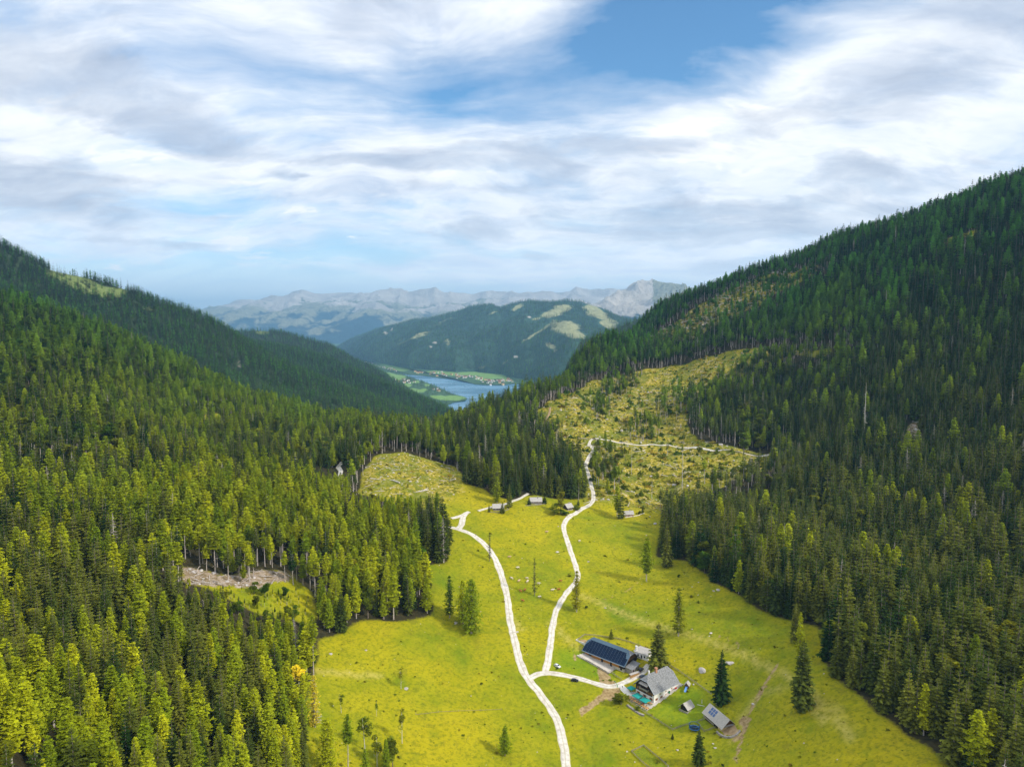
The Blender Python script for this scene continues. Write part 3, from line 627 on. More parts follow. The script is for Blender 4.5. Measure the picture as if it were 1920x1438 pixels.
K('young_spruce', 9, conifer(101, 9, 2.5, .02, 16, 8, 3, .25, 1.2, .85), trunk_mb(8.8, .14, 101), M['spruce'], M['bark'])
for i in range(2): K('far%d' % i, 26, conifer(111+i, 26, [3.3, 2.8][i], .1, 10, 6, 1, .35, 2.2, .8), trunk_mb(12, .3, i+40), M['farspruce'], M['bark'])
K('far2', 22, larchy(113, 22, 3.4, .15, 9, 5, 2, 1.5, .05, .7), trunk_mb(12, .3, 43), M['leaf'], M['bark'])

def put_tree(key, name, px, py, hpx, label, cat, group=None, rz=None, wide=1.0, pos=None, hm=None):
    k = TK[key]; p = pos if pos is not None else G(px, py); hh = hm or hpx/ppm(p); s = hh/k.h
    e = empty(name, p, random.uniform(0, 6.28) if rz is None else rz, label, cat, group); e.scale = (s*wide, s*wide, s)
    link('trunk', k.trunk, e); link('crown', k.crown, e); SINGLE.append((p[0], p[1])); return e
SINGLE = []
LONE = [
 ('rowspruce', 'spruce_tree', 1234, 1256, 97, 'big dark spruce between the solar roofed barn and the grey roofed farmhouse', 1.45),
 ('rowspruce', 'spruce_tree', 1352, 1319, 110, 'big spruce behind the shed with six solar panels', 1.1),
 ('skirtspruce', 'spruce_tree', 1504, 1327, 138, 'large dense spruce skirted to the ground, alone near the right forest edge', 1.1),
 ('rowspruce', 'spruce_tree', 1310, 1432, 72, 'small spruce below the round trampoline', 1.25),
 ('sparse_larch', 'larch_tree', 1272, 1192, 94, 'sparse grey green larch on the slope above the farmhouse', 1.0),
 ('larch2', 'conifer_sapling', 947, 1416, 60, 'small bushy conifer alone low in the meadow left of the road', 1.35),
 ('sparse_larch', 'larch_tree', 1081, 1147, 80, 'thin larch standing right at the bend of the farm road', .9),
 ('thin_larch', 'larch_tree', 1002, 1117, 72, 'thin nearly bare larch between the two roads among the cows', .8),
 ('thin_larch', 'larch_tree', 918, 1052, 56, 'thin nearly bare larch on the edge of the main road', .9),
 ('round_larch', 'larch_tree', 884, 1187, 106, 'broad branching larch with several tops left of the main road', .95),
 ('sparse_larch', 'larch_tree', 843, 1158, 82, 'slim larch just left of the broad branching larch', .9),
 ('round_larch', 'larch_tree', 868, 1168, 84, 'bushy larch behind the broad branching one left of the main road', .9),
 ('larch3', 'larch_tree', 726, 1130, 78, 'larch second from the left behind the larch row', 1.0),
 ('larch2', 'larch_tree', 700, 1140, 84, 'bright larch behind the rounded leafy tree', 1.0),
 ('larch0', 'larch_tree', 782, 1118, 70, 'larch at the back of the larch row by the meadow', 1.0),
 ('rowspruce', 'spruce_tree', 1250, 1062, 88, 'dark spruce at the upper right corner of the meadow', .9),
 ('spruce2', 'spruce_tree', 1420, 1128, 84, 'spruce leaning out of the forest edge beside the full spruce', 1.1),
 ('larch2', 'larch_tree', 801, 1149, 74, 'single larch in the meadow, third from the forest corner', .95),
 ('larch0', 'larch_tree', 770, 1146, 66, 'short larch at the tip of the larch row', 1.0),
 ('larch1', 'larch_tree', 738, 1161, 104, 'tall larch at the front of the larch row', .95),
 ('broadleaf1', 'broadleaf_tree', 690, 1158, 62, 'rounded leafy tree under the larches at the meadow edge', .85),
 ('larch3', 'larch_tree', 668, 1159, 82, 'larch with a pale bare stem at the meadow edge, left in its row', .9),
 ('rowspruce', 'spruce_tree', 640, 1182, 78, 'dark spruce at the corner where the meadow meets the larches', 1.2),
 ('larch0', 'larch_tree', 1212, 1089, 84, 'grey green larch beside the dark forest edge right of the upper meadow', 1.1),
 ('sparse_larch', 'larch_tree', 1377, 1094, 112, 'pale ragged larch against the dark forest wall', 1.0),
 ('rowspruce', 'spruce_tree', 1455, 1150, 98, 'full spruce at the front corner of the right forest', 1.15),
 ('rowspruce', 'spruce_tree', 1491, 1204, 80, 'silvery spruce standing out from the right forest edge', 1.0),
 ('larch2', 'larch_tree', 1499, 1235, 92, 'greener conifer just below the silvery spruce', .7),
 ('tall_larch1', 'larch_tree', 588, 1268, 122, 'tall larch with long bare stem at the left meadow edge', .9),
 ('golden_larch', 'larch_tree', 590, 1362, 102, 'pale straw yellow larch with drooping boughs at lower left', 1.05),
 ('gold_birch', 'birch_tree', 561, 1302, 62, 'golden yellow birch at the left edge of the meadow', 1.1),
 ('birch', 'birch_tree', 752, 1291, 46, 'slender leaning birch alone in the open meadow', .7),
 ('birch', 'birch_tree', 706, 1342, 34, 'tiny thin birch in the lower meadow', .6),
 ('birch', 'birch_tree', 754, 1393, 78, 'white stemmed birch with sparse crown, lower meadow', .62),
 ('leaning_birch', 'birch_tree', 640, 1336, 44, 'thin leaning birch sapling beside the straw yellow larch', .6),
 ('leaning_birch', 'birch_tree', 684, 1406, 76, 'dark green birch with leaning white stem', .95),
 ('birch', 'birch_tree', 707, 1436, 66, 'dark leafy birch with white stem at the bottom edge', 1.1),
 ('round_larch', 'larch_tree', 614, 1446, 108, 'large yellow green larch at the bottom left of the meadow', .95),
 ('tall_larch0', 'larch_tree', 653, 1446, 116, 'larch with long white stem beside the large yellow green one', .9),
 ('larch2', 'larch_tree', 686, 1476, 78, 'bright yellow larch top at the bottom picture edge', 1.0),
 ('larch3', 'larch_tree', 724, 1450, 70, 'slim larch by the dark leafy birches', .9),
 ('broadleaf0', 'broadleaf_tree', 736, 1440, 70, 'dark leafy tree right of the birches at the bottom', .8),
 ('young_spruce', 'conifer_sapling', 1146, 1197, 20, 'tiny blue green conifer at the fence behind the barn', 1.1),
 ('round_larch', 'larch_tree', 932, 942, 50, 'broad pale larch behind the leftmost cabin', 1.0),
 ('spruce0', 'spruce_tree', 955, 951, 46, 'dark spruce right beside the leftmost cabin', 1.1),
 ('young_spruce', 'conifer_sapling', 942, 962, 22, 'low dark conifer in front of the leftmost cabin', 1.1),
 ('young_spruce', 'conifer_sapling', 917, 960, 14, 'small conifer at the left fence of the leftmost cabin', 1.),
 ('young_spruce', 'conifer_sapling', 992, 946, 14, 'small conifer left of the middle cabin', 1.2),
 ('young_spruce', 'conifer_sapling', 1021, 944, 17, 'rounded conifer right of the middle cabin', 1.3),
 ('young_spruce', 'conifer_sapling', 1008, 944, 12, 'small conifer in front of the middle cabin', 1.1),
 ('broadleaf1', 'broadleaf_tree', 1051, 962, 44, 'pale leafy tree in front of the third cabin', .8),
 ('bush', 'bush', 1040, 963, 20, 'dark rounded shrub under the pale leafy tree', 1.3),
 ('bush', 'bush', 1058, 966, 12, 'low dark shrub at the foot of the pale leafy tree', 1.5),
 ('young_spruce', 'conifer_sapling', 1084, 948, 13, 'pointed conifer at the hedge of the third cabin', 1.1),
 ('bush', 'bush', 1081, 955, 9, 'green hedge beside the third cabin', 1.8),
 ('spruce1', 'spruce_tree', 1164, 972, 60, 'tall dark conifer at the left wall of the rightmost cabin', 1.2),
 ('larch0', 'larch_tree', 1157, 968, 62, 'lighter larch leaning into the conifer by the rightmost cabin', 1.0),
 ('bush', 'bush', 1200, 964, 8, 'small shrub right of the rightmost cabin', 1.2),
 ('young_spruce', 'conifer_sapling', 1205, 962, 12, 'tiny conifer right of the rightmost cabin', 1.1),
 ('bush', 'garden_tree', 1165, 1320, 27, 'rounded leafy tree beside the terrace path', 1.25),
 ('bush', 'bush', 1195, 1332, 10, 'small green shrub on the rubble below the terrace fence', 1.0),
 ('young_spruce', 'conifer_sapling', 1261, 1385, 12, 'tiny fir below the lower garden fence corner', 1.1),
 ('bush', 'bush', 1273, 1082, 7, 'small dark shrub in the upper meadow near the forest', 1.0),
 ('bush', 'bush', 1297, 1120, 6, 'low shrub halfway up the right meadow', 1.2),
 ('bush', 'bush', 1100, 1140, 6, 'low shrub just right of the larch at the farm road', 1.2),
 ('bush', 'bush', 1068, 1081, 6, 'dark shrub left of the farm road bend', 1.2),
 ('broadleaf0', 'broadleaf_tree', 1394, 852, 46, 'leafy yellow green tree on the edge of the forest road', 1.0),
 ('snag0', 'dead_tree', 1620, 826, 110, 'tall pale dead trunk on the right slope', .8),
 ('snag1', 'dead_tree', 1279, 918, 84, 'bare pale trunk in the middle of the felled slope', .7),
 ('snag0', 'dead_tree', 1184, 890, 52, 'bare pale trunk on the left of the felled slope', .7),
 ('snag1', 'dead_tree', 1222, 938, 44, 'short bare trunk low on the felled slope', .7),
 ('snag0', 'dead_tree', 1085, 944, 40, 'bare grey trunk in front of the spruces above the third cabin', .7),
 ('spruce0', 'spruce_tree', 1165, 858, 40, 'dark narrow conifer on the near side of the forest road bend', .8),
 ('tall_larch1', 'larch_tree', 1279, 862, 30, 'feathery larch just below the forest road', 1.0),
 ('larch1', 'larch_tree', 1232, 832, 18, 'small conifer above the forest road', 1.0),
 ('broadleaf1', 'broadleaf_tree', 1042, 818, 30, 'dark leafy tree on the open ridge left of the road bend', .7),
]
for kk, nm, px, py, hp, lb, wd in LONE:
    cat = {'spruce_tree': 'spruce', 'larch_tree': 'larch', 'conifer_sapling': 'young conifer', 'broadleaf_tree': 'leafy tree', 'birch_tree': 'birch', 'dead_tree': 'dead tree', 'garden_tree': 'leafy tree'}.get(nm, nm)
    put_tree(kk, nm, px, py, hp, lb, cat, wide=wd)
# ------------------------------------------------------------------ forest scatter
PXY = {}
def proj_np(x, y, z):
    d = y*CP-z*SP; v = y*SP+z*CP; return 960+F*x/d, 719-F*v/d
def scatter_near():
    sp = 6.9; xs = np.arange(-760, 1150, sp); ys = np.arange(110, 1850, sp); X, Y = np.meshgrid(xs, ys); X = X.ravel(); Y = Y.ravel()
    X = X+RNG.uniform(-.46, .46, len(X))*sp; Y = Y+RNG.uniform(-.46, .46, len(X))*sp
    k = (np.abs(X) < .84*Y+70); X, Y = X[k], Y[k]; Z = H(X, Y)
    # drop what lies deep behind a crest
    vis = np.ones(len(X), bool); az = X/Y; bins = np.clip(((az+1)/2*400).astype(int), 0, 399)
    Yg = np.arange(110, 1900, 8.); azc = (np.arange(400)+.5)/400*2-1; hg = H(azc[:, None]*Yg[None], np.broadcast_to(Yg, (400, len(Yg)))); run = np.maximum.accumulate(hg/Yg[None], axis=1)
    yi = np.clip(((Y-110)/8).astype(int)-2, 0, len(Yg)-1); vis = (Z+36)/Y > run[bins, yi]-.012
    X, Y, Z = X[vis], Y[vis], Z[vis]
    keep = ~inpoly(X, Y, MEADOW)
    incut = inpoly(X, Y, CUT) | inpoly(X, Y, CUT2); inup = inpoly(X, Y, UP1) | inpoly(X, Y, UP2)
    small = inpoly(X, Y, BARE) | inpoly(X, Y, YGR) | inpoly(X, Y, SCREE1) | inpoly(X, Y, SCREE2) | inpoly(X, Y, SCREE3) | inpoly(X, Y, GAP1) | inpoly(X, Y, GAP2) | inpoly(X, Y, GAP3)
    u = RNG.random(len(X)); n1 = fbm(X/55, Y/55, 2, 91)
    keep &= ~(incut & (u > .014)) & ~(inup & (u > .30)) & ~(small & (u > .06))
    for c, w in ROADLINES:
        keep &= dpoly(X, Y, c[::6], False) > w*.5+3.2
    for sx, sy in SINGLE: keep &= (X-sx)**2+(Y-sy)**2 > 9
    keep &= n1+u*1.6 > -.30
    X, Y, Z, incut, inup = X[keep], Y[keep], Z[keep], incut[keep], inup[keep]; px, py = proj_np(X, Y, Z)
    # groups of trees left standing in the felled area
    return X, Y, Z, px, py, incut | inup
FX, FY, FZ, FPX, FPY, FCUT = scatter_near()
def in_px(poly): return inpoly(FX, FY, GP(poly))
# groups left standing on the felled slope
def islands():
    ex = []
    for poly, dn in (([(1130, 790), (1140, 760), (1180, 735), (1210, 700), (1190, 690), (1150, 700), (1120, 745), (1110, 785)], .5), ([(1225, 780), (1240, 740), (1300, 728), (1335, 735), (1335, 790), (1290, 800)], .28),
                     ([(1170, 835), (1175, 800), (1230, 790), (1240, 828)], .42), ([(1110, 935), (1105, 880), (1115, 850), (1135, 845), (1170, 870), (1165, 915), (1140, 938)], .36), ([(1020, 830), (1040, 810), (1060, 815), (1050, 840)], .4), ([(1340, 720), (1440, 665), (1500, 665), (1480, 700), (1400, 760), (1340, 760)], .8),
                     ([(1200, 940), (1240, 925), (1330, 925), (1440, 890), (1450, 850), (1460, 900), (1340, 950), (1240, 990)], .12), ([(400, 1150), (410, 1104), (520, 1108), (585, 1112), (580, 1165)], 1.3), ([(440, 1085), (560, 1080), (560, 1100), (440, 1100)], .5), ([(1300, 584), (1380, 545), (1450, 511), (1530, 492), (1535, 498), (1450, 519), (1380, 554), (1305, 594)], .45), ([(940, 1000), (1200, 990), (1220, 700), (1000, 740)], .012)):
        g = GP(poly); a = np.array(g); x0, y0 = a[:, :2].min(0); x1, y1 = a[:, :2].max(0); n = int((x1-x0)*(y1-y0)/34*dn)
        X = RNG.uniform(x0, x1, n); Y = RNG.uniform(y0, y1, n); k = inpoly(X, Y, g) & ~inpoly(X, Y, MEADOW)
        for c, w in ROADLINES: k &= dpoly(X, Y, c[::6], False) > w*.5+2.5
        ex.append(np.c_[X[k], Y[k]])
    e = np.vstack(ex); return e[:, 0], e[:, 1]
ex, ey = islands(); ez = H(ex, ey); epx, epy = proj_np(ex, ey, ez)
FX = np.r_[FX, ex]; FY = np.r_[FY, ey]; FZ = np.r_[FZ, ez]; FPX = np.r_[FPX, epx]; FPY = np.r_[FPY, epy]; FCUT = np.r_[FCUT, np.ones(len(ex), bool)]
NF = len(FX)
def gb(cx, cy, rx, ry, a): return a*np.exp(-((FPX-cx)/rx)**2-((FPY-cy)/ry)**2)
left = FPX < 860-.0*FPY
nz = fbm(FX/45, FY/45, 3, 55)
pl = np.where(left, .20, .09)+.35*(smooth((FY-700)/400))+gb(330, 960, 330, 60, .62)+gb(600, 1000, 200, 80, .5)+gb(700, 1110, 130, 80, .9)+gb(160, 1438, 250, 110, .5)+gb(560, 1390, 120, 160, .45)+gb(430, 1060, 130, 70, .55)+gb(420, 760, 260, 60, .35)+gb(80, 720, 180, 120, .3)-gb(1600, 1250, 350, 250, .05)+gb(1560, 590, 160, 70, .3)+gb(1000, 800, 120, 60, .05)
pl = np.clip(pl*(1+nz*1.3), 0, .95); pl = np.where(FCUT, .55, pl)
pb = np.where(left & (FPY < 880), .26, .025)+gb(80, 650, 220, 130, .28)+gb(1440, 830, 90, 60, .2)+gb(1560, 960, 60, 30, .3); pb = np.where(FCUT, .12, pb)*(1+nz)
u = RNG.random(NF); isb = u < pb; isl = (~isb) & (RNG.random(NF) < pl); iss = ~(isb | isl)
dcut = np.minimum(np.minimum(dpoly(FX, FY, CUT), dpoly(FX, FY, CUT2)), np.minimum(dpoly(FX, FY, UP1), dpoly(FX, FY, BARE))); dcut = np.minimum(dcut, np.minimum(dpoly(FX, FY, GAP1), np.minimum(dpoly(FX, FY, GAP2), dpoly(FX, FY, GAP3))))
bare = (dcut < 26) | FCUT
bare &= ~((FPX < 1110) & (FPX > 860) & (FPY > 850))
left_ = FPX < 860; var = RNG.integers(0, 1000, NF); hgt = np.clip(RNG.normal(26.5, 4.6, NF), 14, 37)*np.where(left_, .90, 1.0)*np.where(left_ & (FPY > 1120), .88, 1.0)*np.where(FY > 650, .92, 1.)
def lower_in_front(x0, x1, y0, y1, f):
    global hgt
    ppm_ = F/FY; cap = np.maximum((FPY-f)/ppm_, 6.)*RNG.uniform(.8, 1.15, NF); k = (FPX > x0) & (FPX < x1) & (FPY > y0) & (FPY < y1); hgt = np.where(k, np.minimum(hgt, cap), hgt)
hgt = hgt*np.where(left & (FPY < 900) & (FPY > 760), 1.0, 1.0)
lower_in_front(345, 420, 1092, 1200, 1098); lower_in_front(420, 590, 1105, 1290, 1146); lower_in_front(660, 850, 930, 1060, 925); lower_in_front(1235, 1450, 930, 1060, 915); lower_in_front(585, 660, 880, 960, 884)
hgt = np.where(np.abs(FPX-835) < 40, hgt*np.where((FPY > 960) & (FPY < 1100), 1.12, 1), hgt)
hgt = np.where(isl, hgt*.93, hgt); hgt = np.where(isb, np.clip(hgt*.62, 10, 21), hgt); hgt = np.where(FCUT, hgt*.85, hgt)
wid = RNG.uniform(.95, 1.4, NF); wid = np.where(isb, 1.2, wid)
rot = RNG.uniform(0, 6.28, NF); tlx = RNG.normal(0, .02, NF); tly = RNG.normal(0, .02, NF)
K('ragged_spruce', 30, conifer(131, 30, 4.4, .08, 18, 8, 4, .5, .9, .6, gap=.28), trunk_mb(29.5, .36, 131, snags=20), M['spruce'], M['bark']); K('grey_spruce', 27, conifer(132, 27, 3.2, .1, 16, 7, 3, .45, .6, .7, gap=.4), trunk_mb(27, .3, 132, snags=40), M['greyneedle'], M['deadwood']); K('forked_spruce', 28, conifer(133, 28, 4.9, .04, 17, 10, 4, .5, 1.0, .5, gap=.1), trunk_mb(28, .36, 133), M['spruce'], M['bark'])
KS = ['spruce0', 'spruce1', 'spruce2', 'spruce3', 'barespruce0', 'barespruce1', 'barespruce2', 'ragged_spruce', 'forked_spruce', 'grey_spruce']; KL = ['larch0', 'larch1', 'larch2', 'larch3', 'tall_larch0', 'tall_larch1']; KB = ['broadleaf0', 'broadleaf1', 'broadleaf2']
vi = np.where(iss, np.where(var > 985, 9, np.where(bare, 4+var % 3, np.array([0, 1, 2, 3, 7, 8])[var % 6])), np.where(isl, np.where(bare & (var % 5 > 0), 4+var % 2, var % 4), var % 3))
hidden_col = bpy.data.collections.new('tree_forms')
PROTO = {}
def gn_scatter(name, keys, X, Y, Z, rx, ry, rz, s, w, idx, label, meshes=None, off=.3):
    colx = bpy.data.collections.new(name+'_forms')
    for i, k in enumerate(keys):
        o = bpy.data.objects.new('%s_form_%02d' % (name, i), (meshes or {}).get(k) or TK[k].whole); colx.objects.link(o)
    me = bpy.data.meshes.new(name); n = len(X); me.vertices.add(n); me.vertices.foreach_set('co', np.stack([X, Y, np.asarray(Z)-off], 1).astype(np.float32).ravel())
    def av(nm, arr):
        a = me.attributes.new(nm, 'FLOAT_VECTOR', 'POINT'); a.data.foreach_set('vector', np.asarray(arr, np.float32).ravel())
    av('spin', np.stack([rx, ry, rz], 1)); av('size', np.stack([s*w, s*w, s], 1))
    a = me.attributes.new('form', 'INT', 'POINT'); a.data.foreach_set('value', np.asarray(idx, np.int32))
    me.update(); o = link(name, me); props(o, label, kind='stuff')
    nt = bpy.data.node_groups.new(name, 'GeometryNodeTree'); nt.interface.new_socket('Geometry', in_out='INPUT', socket_type='NodeSocketGeometry'); nt.interface.new_socket('Geometry', in_out='OUTPUT', socket_type='NodeSocketGeometry')
    nn = nt.nodes; gi = nn.new('NodeGroupInput'); go = nn.new('NodeGroupOutput'); ins = nn.new('GeometryNodeInstanceOnPoints'); ci = nn.new('GeometryNodeCollectionInfo')
    ci.inputs[0].default_value = colx; ci.inputs['Separate Children'].default_value = True; ci.inputs['Reset Children'].default_value = True
    L = nt.links.new; L(gi.outputs[0], ins.inputs['Points']); L(ci.outputs[0], ins.inputs['Instance']); ins.inputs['Pick Instance'].default_value = True
    for nm, ty, sock in (('form', 'INT', 'Instance Index'), ('spin', 'FLOAT_VECTOR', 'Rotation'), ('size', 'FLOAT_VECTOR', 'Scale')):
        a = nn.new('GeometryNodeInputNamedAttribute'); a.data_type = ty; a.inputs['Name'].default_value = nm
        src = [q for q in a.outputs if q.enabled and q.name == 'Attribute'][0]
        if sock == 'Rotation':
            er = nn.new('FunctionNodeEulerToRotation'); L(src, er.inputs[0]); src = er.outputs[0]
        L(src, ins.inputs[sock])
    L(ins.outputs[0], go.inputs[0]); md = o.modifiers.new('scatter', 'NODES'); md.node_group = nt; return o
def region_label(kind, px, py, tall):
    t = 'tall ' if tall else ''
    if px > 1130: r = 'in the dark forest edge right of the meadow' if py > 1000 else 'in the dark forest on the right slope'
    elif py > 1240: r = 'crowding the lower left foreground forest'
    elif py > 1130: r = 'in the left forest below the bare clearing'
    elif py > 1000: r = 'around the bare clearing in the left forest'
    else: r = 'in the forest beyond the bare clearing'
    return '%s%s %s' % (t, kind, r)
inf = (FPX > -20) & (FPX < 1940) & (FPY > 300) & (FPY < 1500)
for mask, keys, nm, cat, desc, lim, stuffname, sl_ in ((iss, KS, 'spruce_tree', 'spruce', 'dark spruce', 275, 'spruce_forest', 'dense dark spruce forest on both slopes'), (isl, KL, 'larch_tree', 'larch', 'yellow green larch', 260, 'larch_forest', 'yellow green larches mixed through the forest'),
                                                (isb, KB, 'broadleaf_tree', 'leafy tree', 'leafy tree', 290, 'broadleaf_wood', 'leafy trees scattered through the conifer forest')):
    idx = np.where(mask)[0]; size = hgt*F/FY; score = np.where(inf, size, -1)[idx]
    # keep a spread: one pick per few pixels so that picks are not hidden behind each other
    order = idx[np.argsort(-score)]; take = []
    occ = {}
    for i in order:
        if len(take) >= lim or not inf[i]: break
        top = FPY[i]-size[i]
        if top > 1425 or top < 0: continue
        cell = (int(FPX[i]//(7)), int(top//10))
        if occ.get(cell): continue
        occ[cell] = 1; take.append(i)
    for i in take:
        k = TK[keys[vi[i]]]; s = hgt[i]/k.h; lab = region_label(desc, FPX[i], FPY[i], hgt[i] > 32)
        e = empty(nm, (FX[i], FY[i], FZ[i]-.3), rot[i], lab, cat, lab.replace('tall ', '')+' group'); e.scale = (s*wid[i], s*wid[i], s)
        link('trunk', k.trunk, e); link('crown', k.crown, e)
    rest = np.setdiff1d(idx, np.array(take, int))
    hs = np.array([TK[k].h for k in keys])[vi[rest]]
    gn_scatter(stuffname, keys, FX[rest], FY[rest], FZ[rest], tlx[rest], tly[rest], rot[rest], hgt[rest]/hs, wid[rest], vi[rest], sl_)
    print(stuffname, len(take), len(rest))
# ------------------------------------------------------------------ far country: ridges, lake, mountains
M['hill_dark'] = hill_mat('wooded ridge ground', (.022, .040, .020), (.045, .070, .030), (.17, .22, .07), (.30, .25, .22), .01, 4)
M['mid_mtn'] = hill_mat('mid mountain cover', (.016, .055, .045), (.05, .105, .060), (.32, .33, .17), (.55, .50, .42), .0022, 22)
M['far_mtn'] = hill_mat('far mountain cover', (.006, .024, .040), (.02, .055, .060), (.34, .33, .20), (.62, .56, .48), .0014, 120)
M['shore'] = hill_mat('lake shore fields', (.04, .09, .05), (.06, .12, .06), (.17, .30, .09), (.3, .3, .25), .006, 3)
def resample(pts, n):
    p = np.array(pts, float); s = np.r_[0, np.cumsum(np.hypot(np.diff(p[:, 0]), np.diff(p[:, 1])))]; t = np.linspace(0, s[-1], n)
    return np.stack([np.interp(t, s, p[:, k]) for k in range(3)], 1)
def loft(name, crest, foot, nu, nv, mt, amp, freq, seed, prof=.8, back=(900, -500), ridg=True, grass=None, rock=None, kind='structure', label=None, crestnoise=.15, zbot=None):
    C = resample(crest, nu); Fo = resample(foot, nu); nb = max(6, nv//5)
    V = np.zeros((nv+nb, nu, 3)); 
    for j in range(nv):
        t = j/(nv-1); V[j] = Fo*(1-t)+C*t; V[j, :, 2] = Fo[:, 2]+(C[:, 2]-Fo[:, 2])*(t**prof)
        w = (4*t*(1-t))**.6; w = max(w, crestnoise*t)
        n = fbm(V[j, :, 0]/freq, V[j, :, 1]/freq, 6, seed, ridg)*amp; V[j, :, 2] += n*w
        V[j, :, 0] += fbm(V[j, :, 0]/freq/.7, V[j, :, 1]/freq/.7, 3, seed+5)*amp*.5*(4*t*(1-t))
    for j in range(nb):
        t = (j+1)/nb; q = C.copy(); q[:, 1] += back[0]*t; q[:, 2] = V[nv-1, :, 2]+back[1]*t**1.2; q[:, 2] += fbm(q[:, 0]/freq, q[:, 1]/freq, 4, seed)*amp*.5*t; V[nv+j] = q
    v = V.reshape(-1, 3); me = mesh_np(name, v, grid_faces(nu, nv+nb), [mt], sm=True)
    px, py = proj_np(v[:, 0], v[:, 1], v[:, 2])
    attr(me, 'grass', grass(px, py, v) if grass else np.zeros(len(v))); attr(me, 'rock', rock(px, py, v) if rock else np.zeros(len(v)))
    o = link(name, me); props(o, kind=kind, label=label); return V[:nv+2]
def pd(pts): return [P(*p) for p in pts]
RA = loft('left_ridge', pd([(-500, 300, 1500), (-250, 380, 1650), (-90, 425, 1750), (0, 463, 1800), (60, 492, 1830), (100, 510, 1850), (170, 526, 1880), (250, 550, 1950), (300, 572, 2000), (345, 582, 2050), (390, 602, 2100), (450, 640, 2100), (520, 682, 2080), (600, 716, 2050), (700, 752, 1980), (780, 782, 1900), (860, 812, 1800)]),
          [(-1700, 900, -150), (-1300, 1250, -60), (-1050, 1250, -80), (-800, 1300, -150), (-600, 1350, -220), (-420, 1400, -290), (-260, 1500, -340), (-100, 1500, -380)], 240, 60, M['hill_dark'], 34, 330, 201, .95, (700, -260),
          grass=lambda px, py, v: np.exp(-((px-145)/60)**2-((py-530-(px-145)*.35)/16)**2)*1.3+np.exp(-((px-215)/30)**2-((py-548)/9)**2)*.9+np.exp(-((px-285)/22)**2-((py-578)/8)**2)*.8, rock=lambda px, py, v: np.exp(-((px-450+9*fbm(v[:,0]/60,v[:,1]/60,3,4))/4)**2-((py-683)/13)**2)*.9, label='long wooded ridge behind the left slope')
RBm = loft('middle_ridge', pd([(430, 628, 2900), (470, 645, 2900), (520, 652, 2900), (560, 660, 2900), (616, 676, 2850), (670, 701, 2750), (735, 728, 2650), (790, 750, 2500), (845, 775, 2350), (900, 800, 2200)]),
          [(-1100, 2300, -150), (-800, 2250, -300), (-600, 2200, -350), (-400, 2100, -400), (-200, 2000, -415), (-80, 1950, -420)], 180, 46, M['hill_dark'], 30, 300, 203, .95, (600, -300), label='second wooded ridge running down to the lake')
RC = loft('far_left_ridge', pd([(380, 625, 3900), (450, 624, 3900), (480, 621, 3900), (525, 623, 3900), (575, 638, 3850), (616, 648, 3800), (665, 676, 3700), (700, 692, 3600), (740, 716, 3500), (780, 745, 3350), (820, 766, 3200)]),
          [(-1500, 3300, -250), (-1100, 3200, -380), (-800, 3000, -410), (-600, 2900, -415), (-400, 2700, -418)], 160, 40, M['hill_dark'], 26, 320, 205, .95, (500, -200), grass=lambda px, py, v: np.exp(-((px-492)/14)**2-((py-624)/4)**2)*1.2, label='farthest wooded ridge on the left')
RD = loft('right_far_ridge', pd([(1090, 640, 3000), (1150, 618, 3000), (1190, 602, 3000), (1230, 586, 3000), (1265, 570, 3000), (1300, 558, 3000), (1400, 530, 2900), (1600, 450, 2800), (2000, 350, 2700)]),
          [(100, 2300, -300), (500, 2300, -100), (900, 2300, 0), (1500, 2300, 50)], 120, 30, M['hill_dark'], 20, 300, 207, .9, (800, -300), label='dark wooded shoulder behind the right slope')
# lake valley
LZ = -412.
shoreL = [Pz(x, y, LZ) for x, y in ((690, 684), (720, 691), (756, 701), (768, 707), (797, 716), (820, 725), (847, 738), (868, 743), (876, 746), (873, 751), (850, 754), (838, 760), (846, 768), (860, 790), (870, 840))]
innerL = [Pz(x, y, z) for x, y, z in ((630, 668, -330), (655, 680, -330), (680, 696, -345), (705, 712, -350), (725, 724, -355), (750, 736, -365), (770, 742, -380), (790, 748, -390), (800, 754, -398), (804, 760, -404), (806, 766, -406), (808, 772, -407), (812, 780, -408), (816, 800, -410), (820, 850, -411))]
def gl(px, py, v):
    g = np.zeros(len(v)); px, py = px+6*fbm(px/9, py/5, 3, 63), py+2.5*fbm(px/12, py/6, 3, 64)
    for cx, cy, rx, ry, a in ((725, 703, 14, 5, 1.1), (748, 708, 14, 5, 1.2), (730, 716, 14, 4, .9), (765, 722, 8, 4, 1.), (780, 716, 8, 4, .8), (788, 733, 10, 4, 1.2), (800, 722, 7, 4, .7), (845, 746, 28, 4.5, 1.6), (815, 743, 8, 3, .9), (775, 730, 8, 3, .8), (797, 730, 6, 3, .6)): g += a*np.exp(-((px-cx)/rx)**2-((py-cy)/ry)**2)
    return g
SL = loft('near_lake_shore', innerL, shoreL, 160, 30, M['shore'], 9, 180, 211, 1.1, (20, -60), False, grass=gl, label='wooded near shore of the lake with green fields')
shoreR = [Pz(x, y, LZ) for x, y in ((700, 686), (730, 693), (765, 702), (797, 704.6), (832, 709), (868, 712), (886, 716), (889, 720), (912, 721.5), (939, 722), (965, 719), (1000, 726), (1060, 740))]
upR = [Pz(x, y, z) for x, y, z in ((640, 656, -385), (685, 676, -385), (705, 680, -385), (769, 691, -385), (824, 695, -383), (855, 698, -380), (893, 697, -380), (915, 700, -382), (939, 702, -385), (956, 707, -385), (1000, 714, -385), (1060, 725, -385), (1150, 735, -385))]
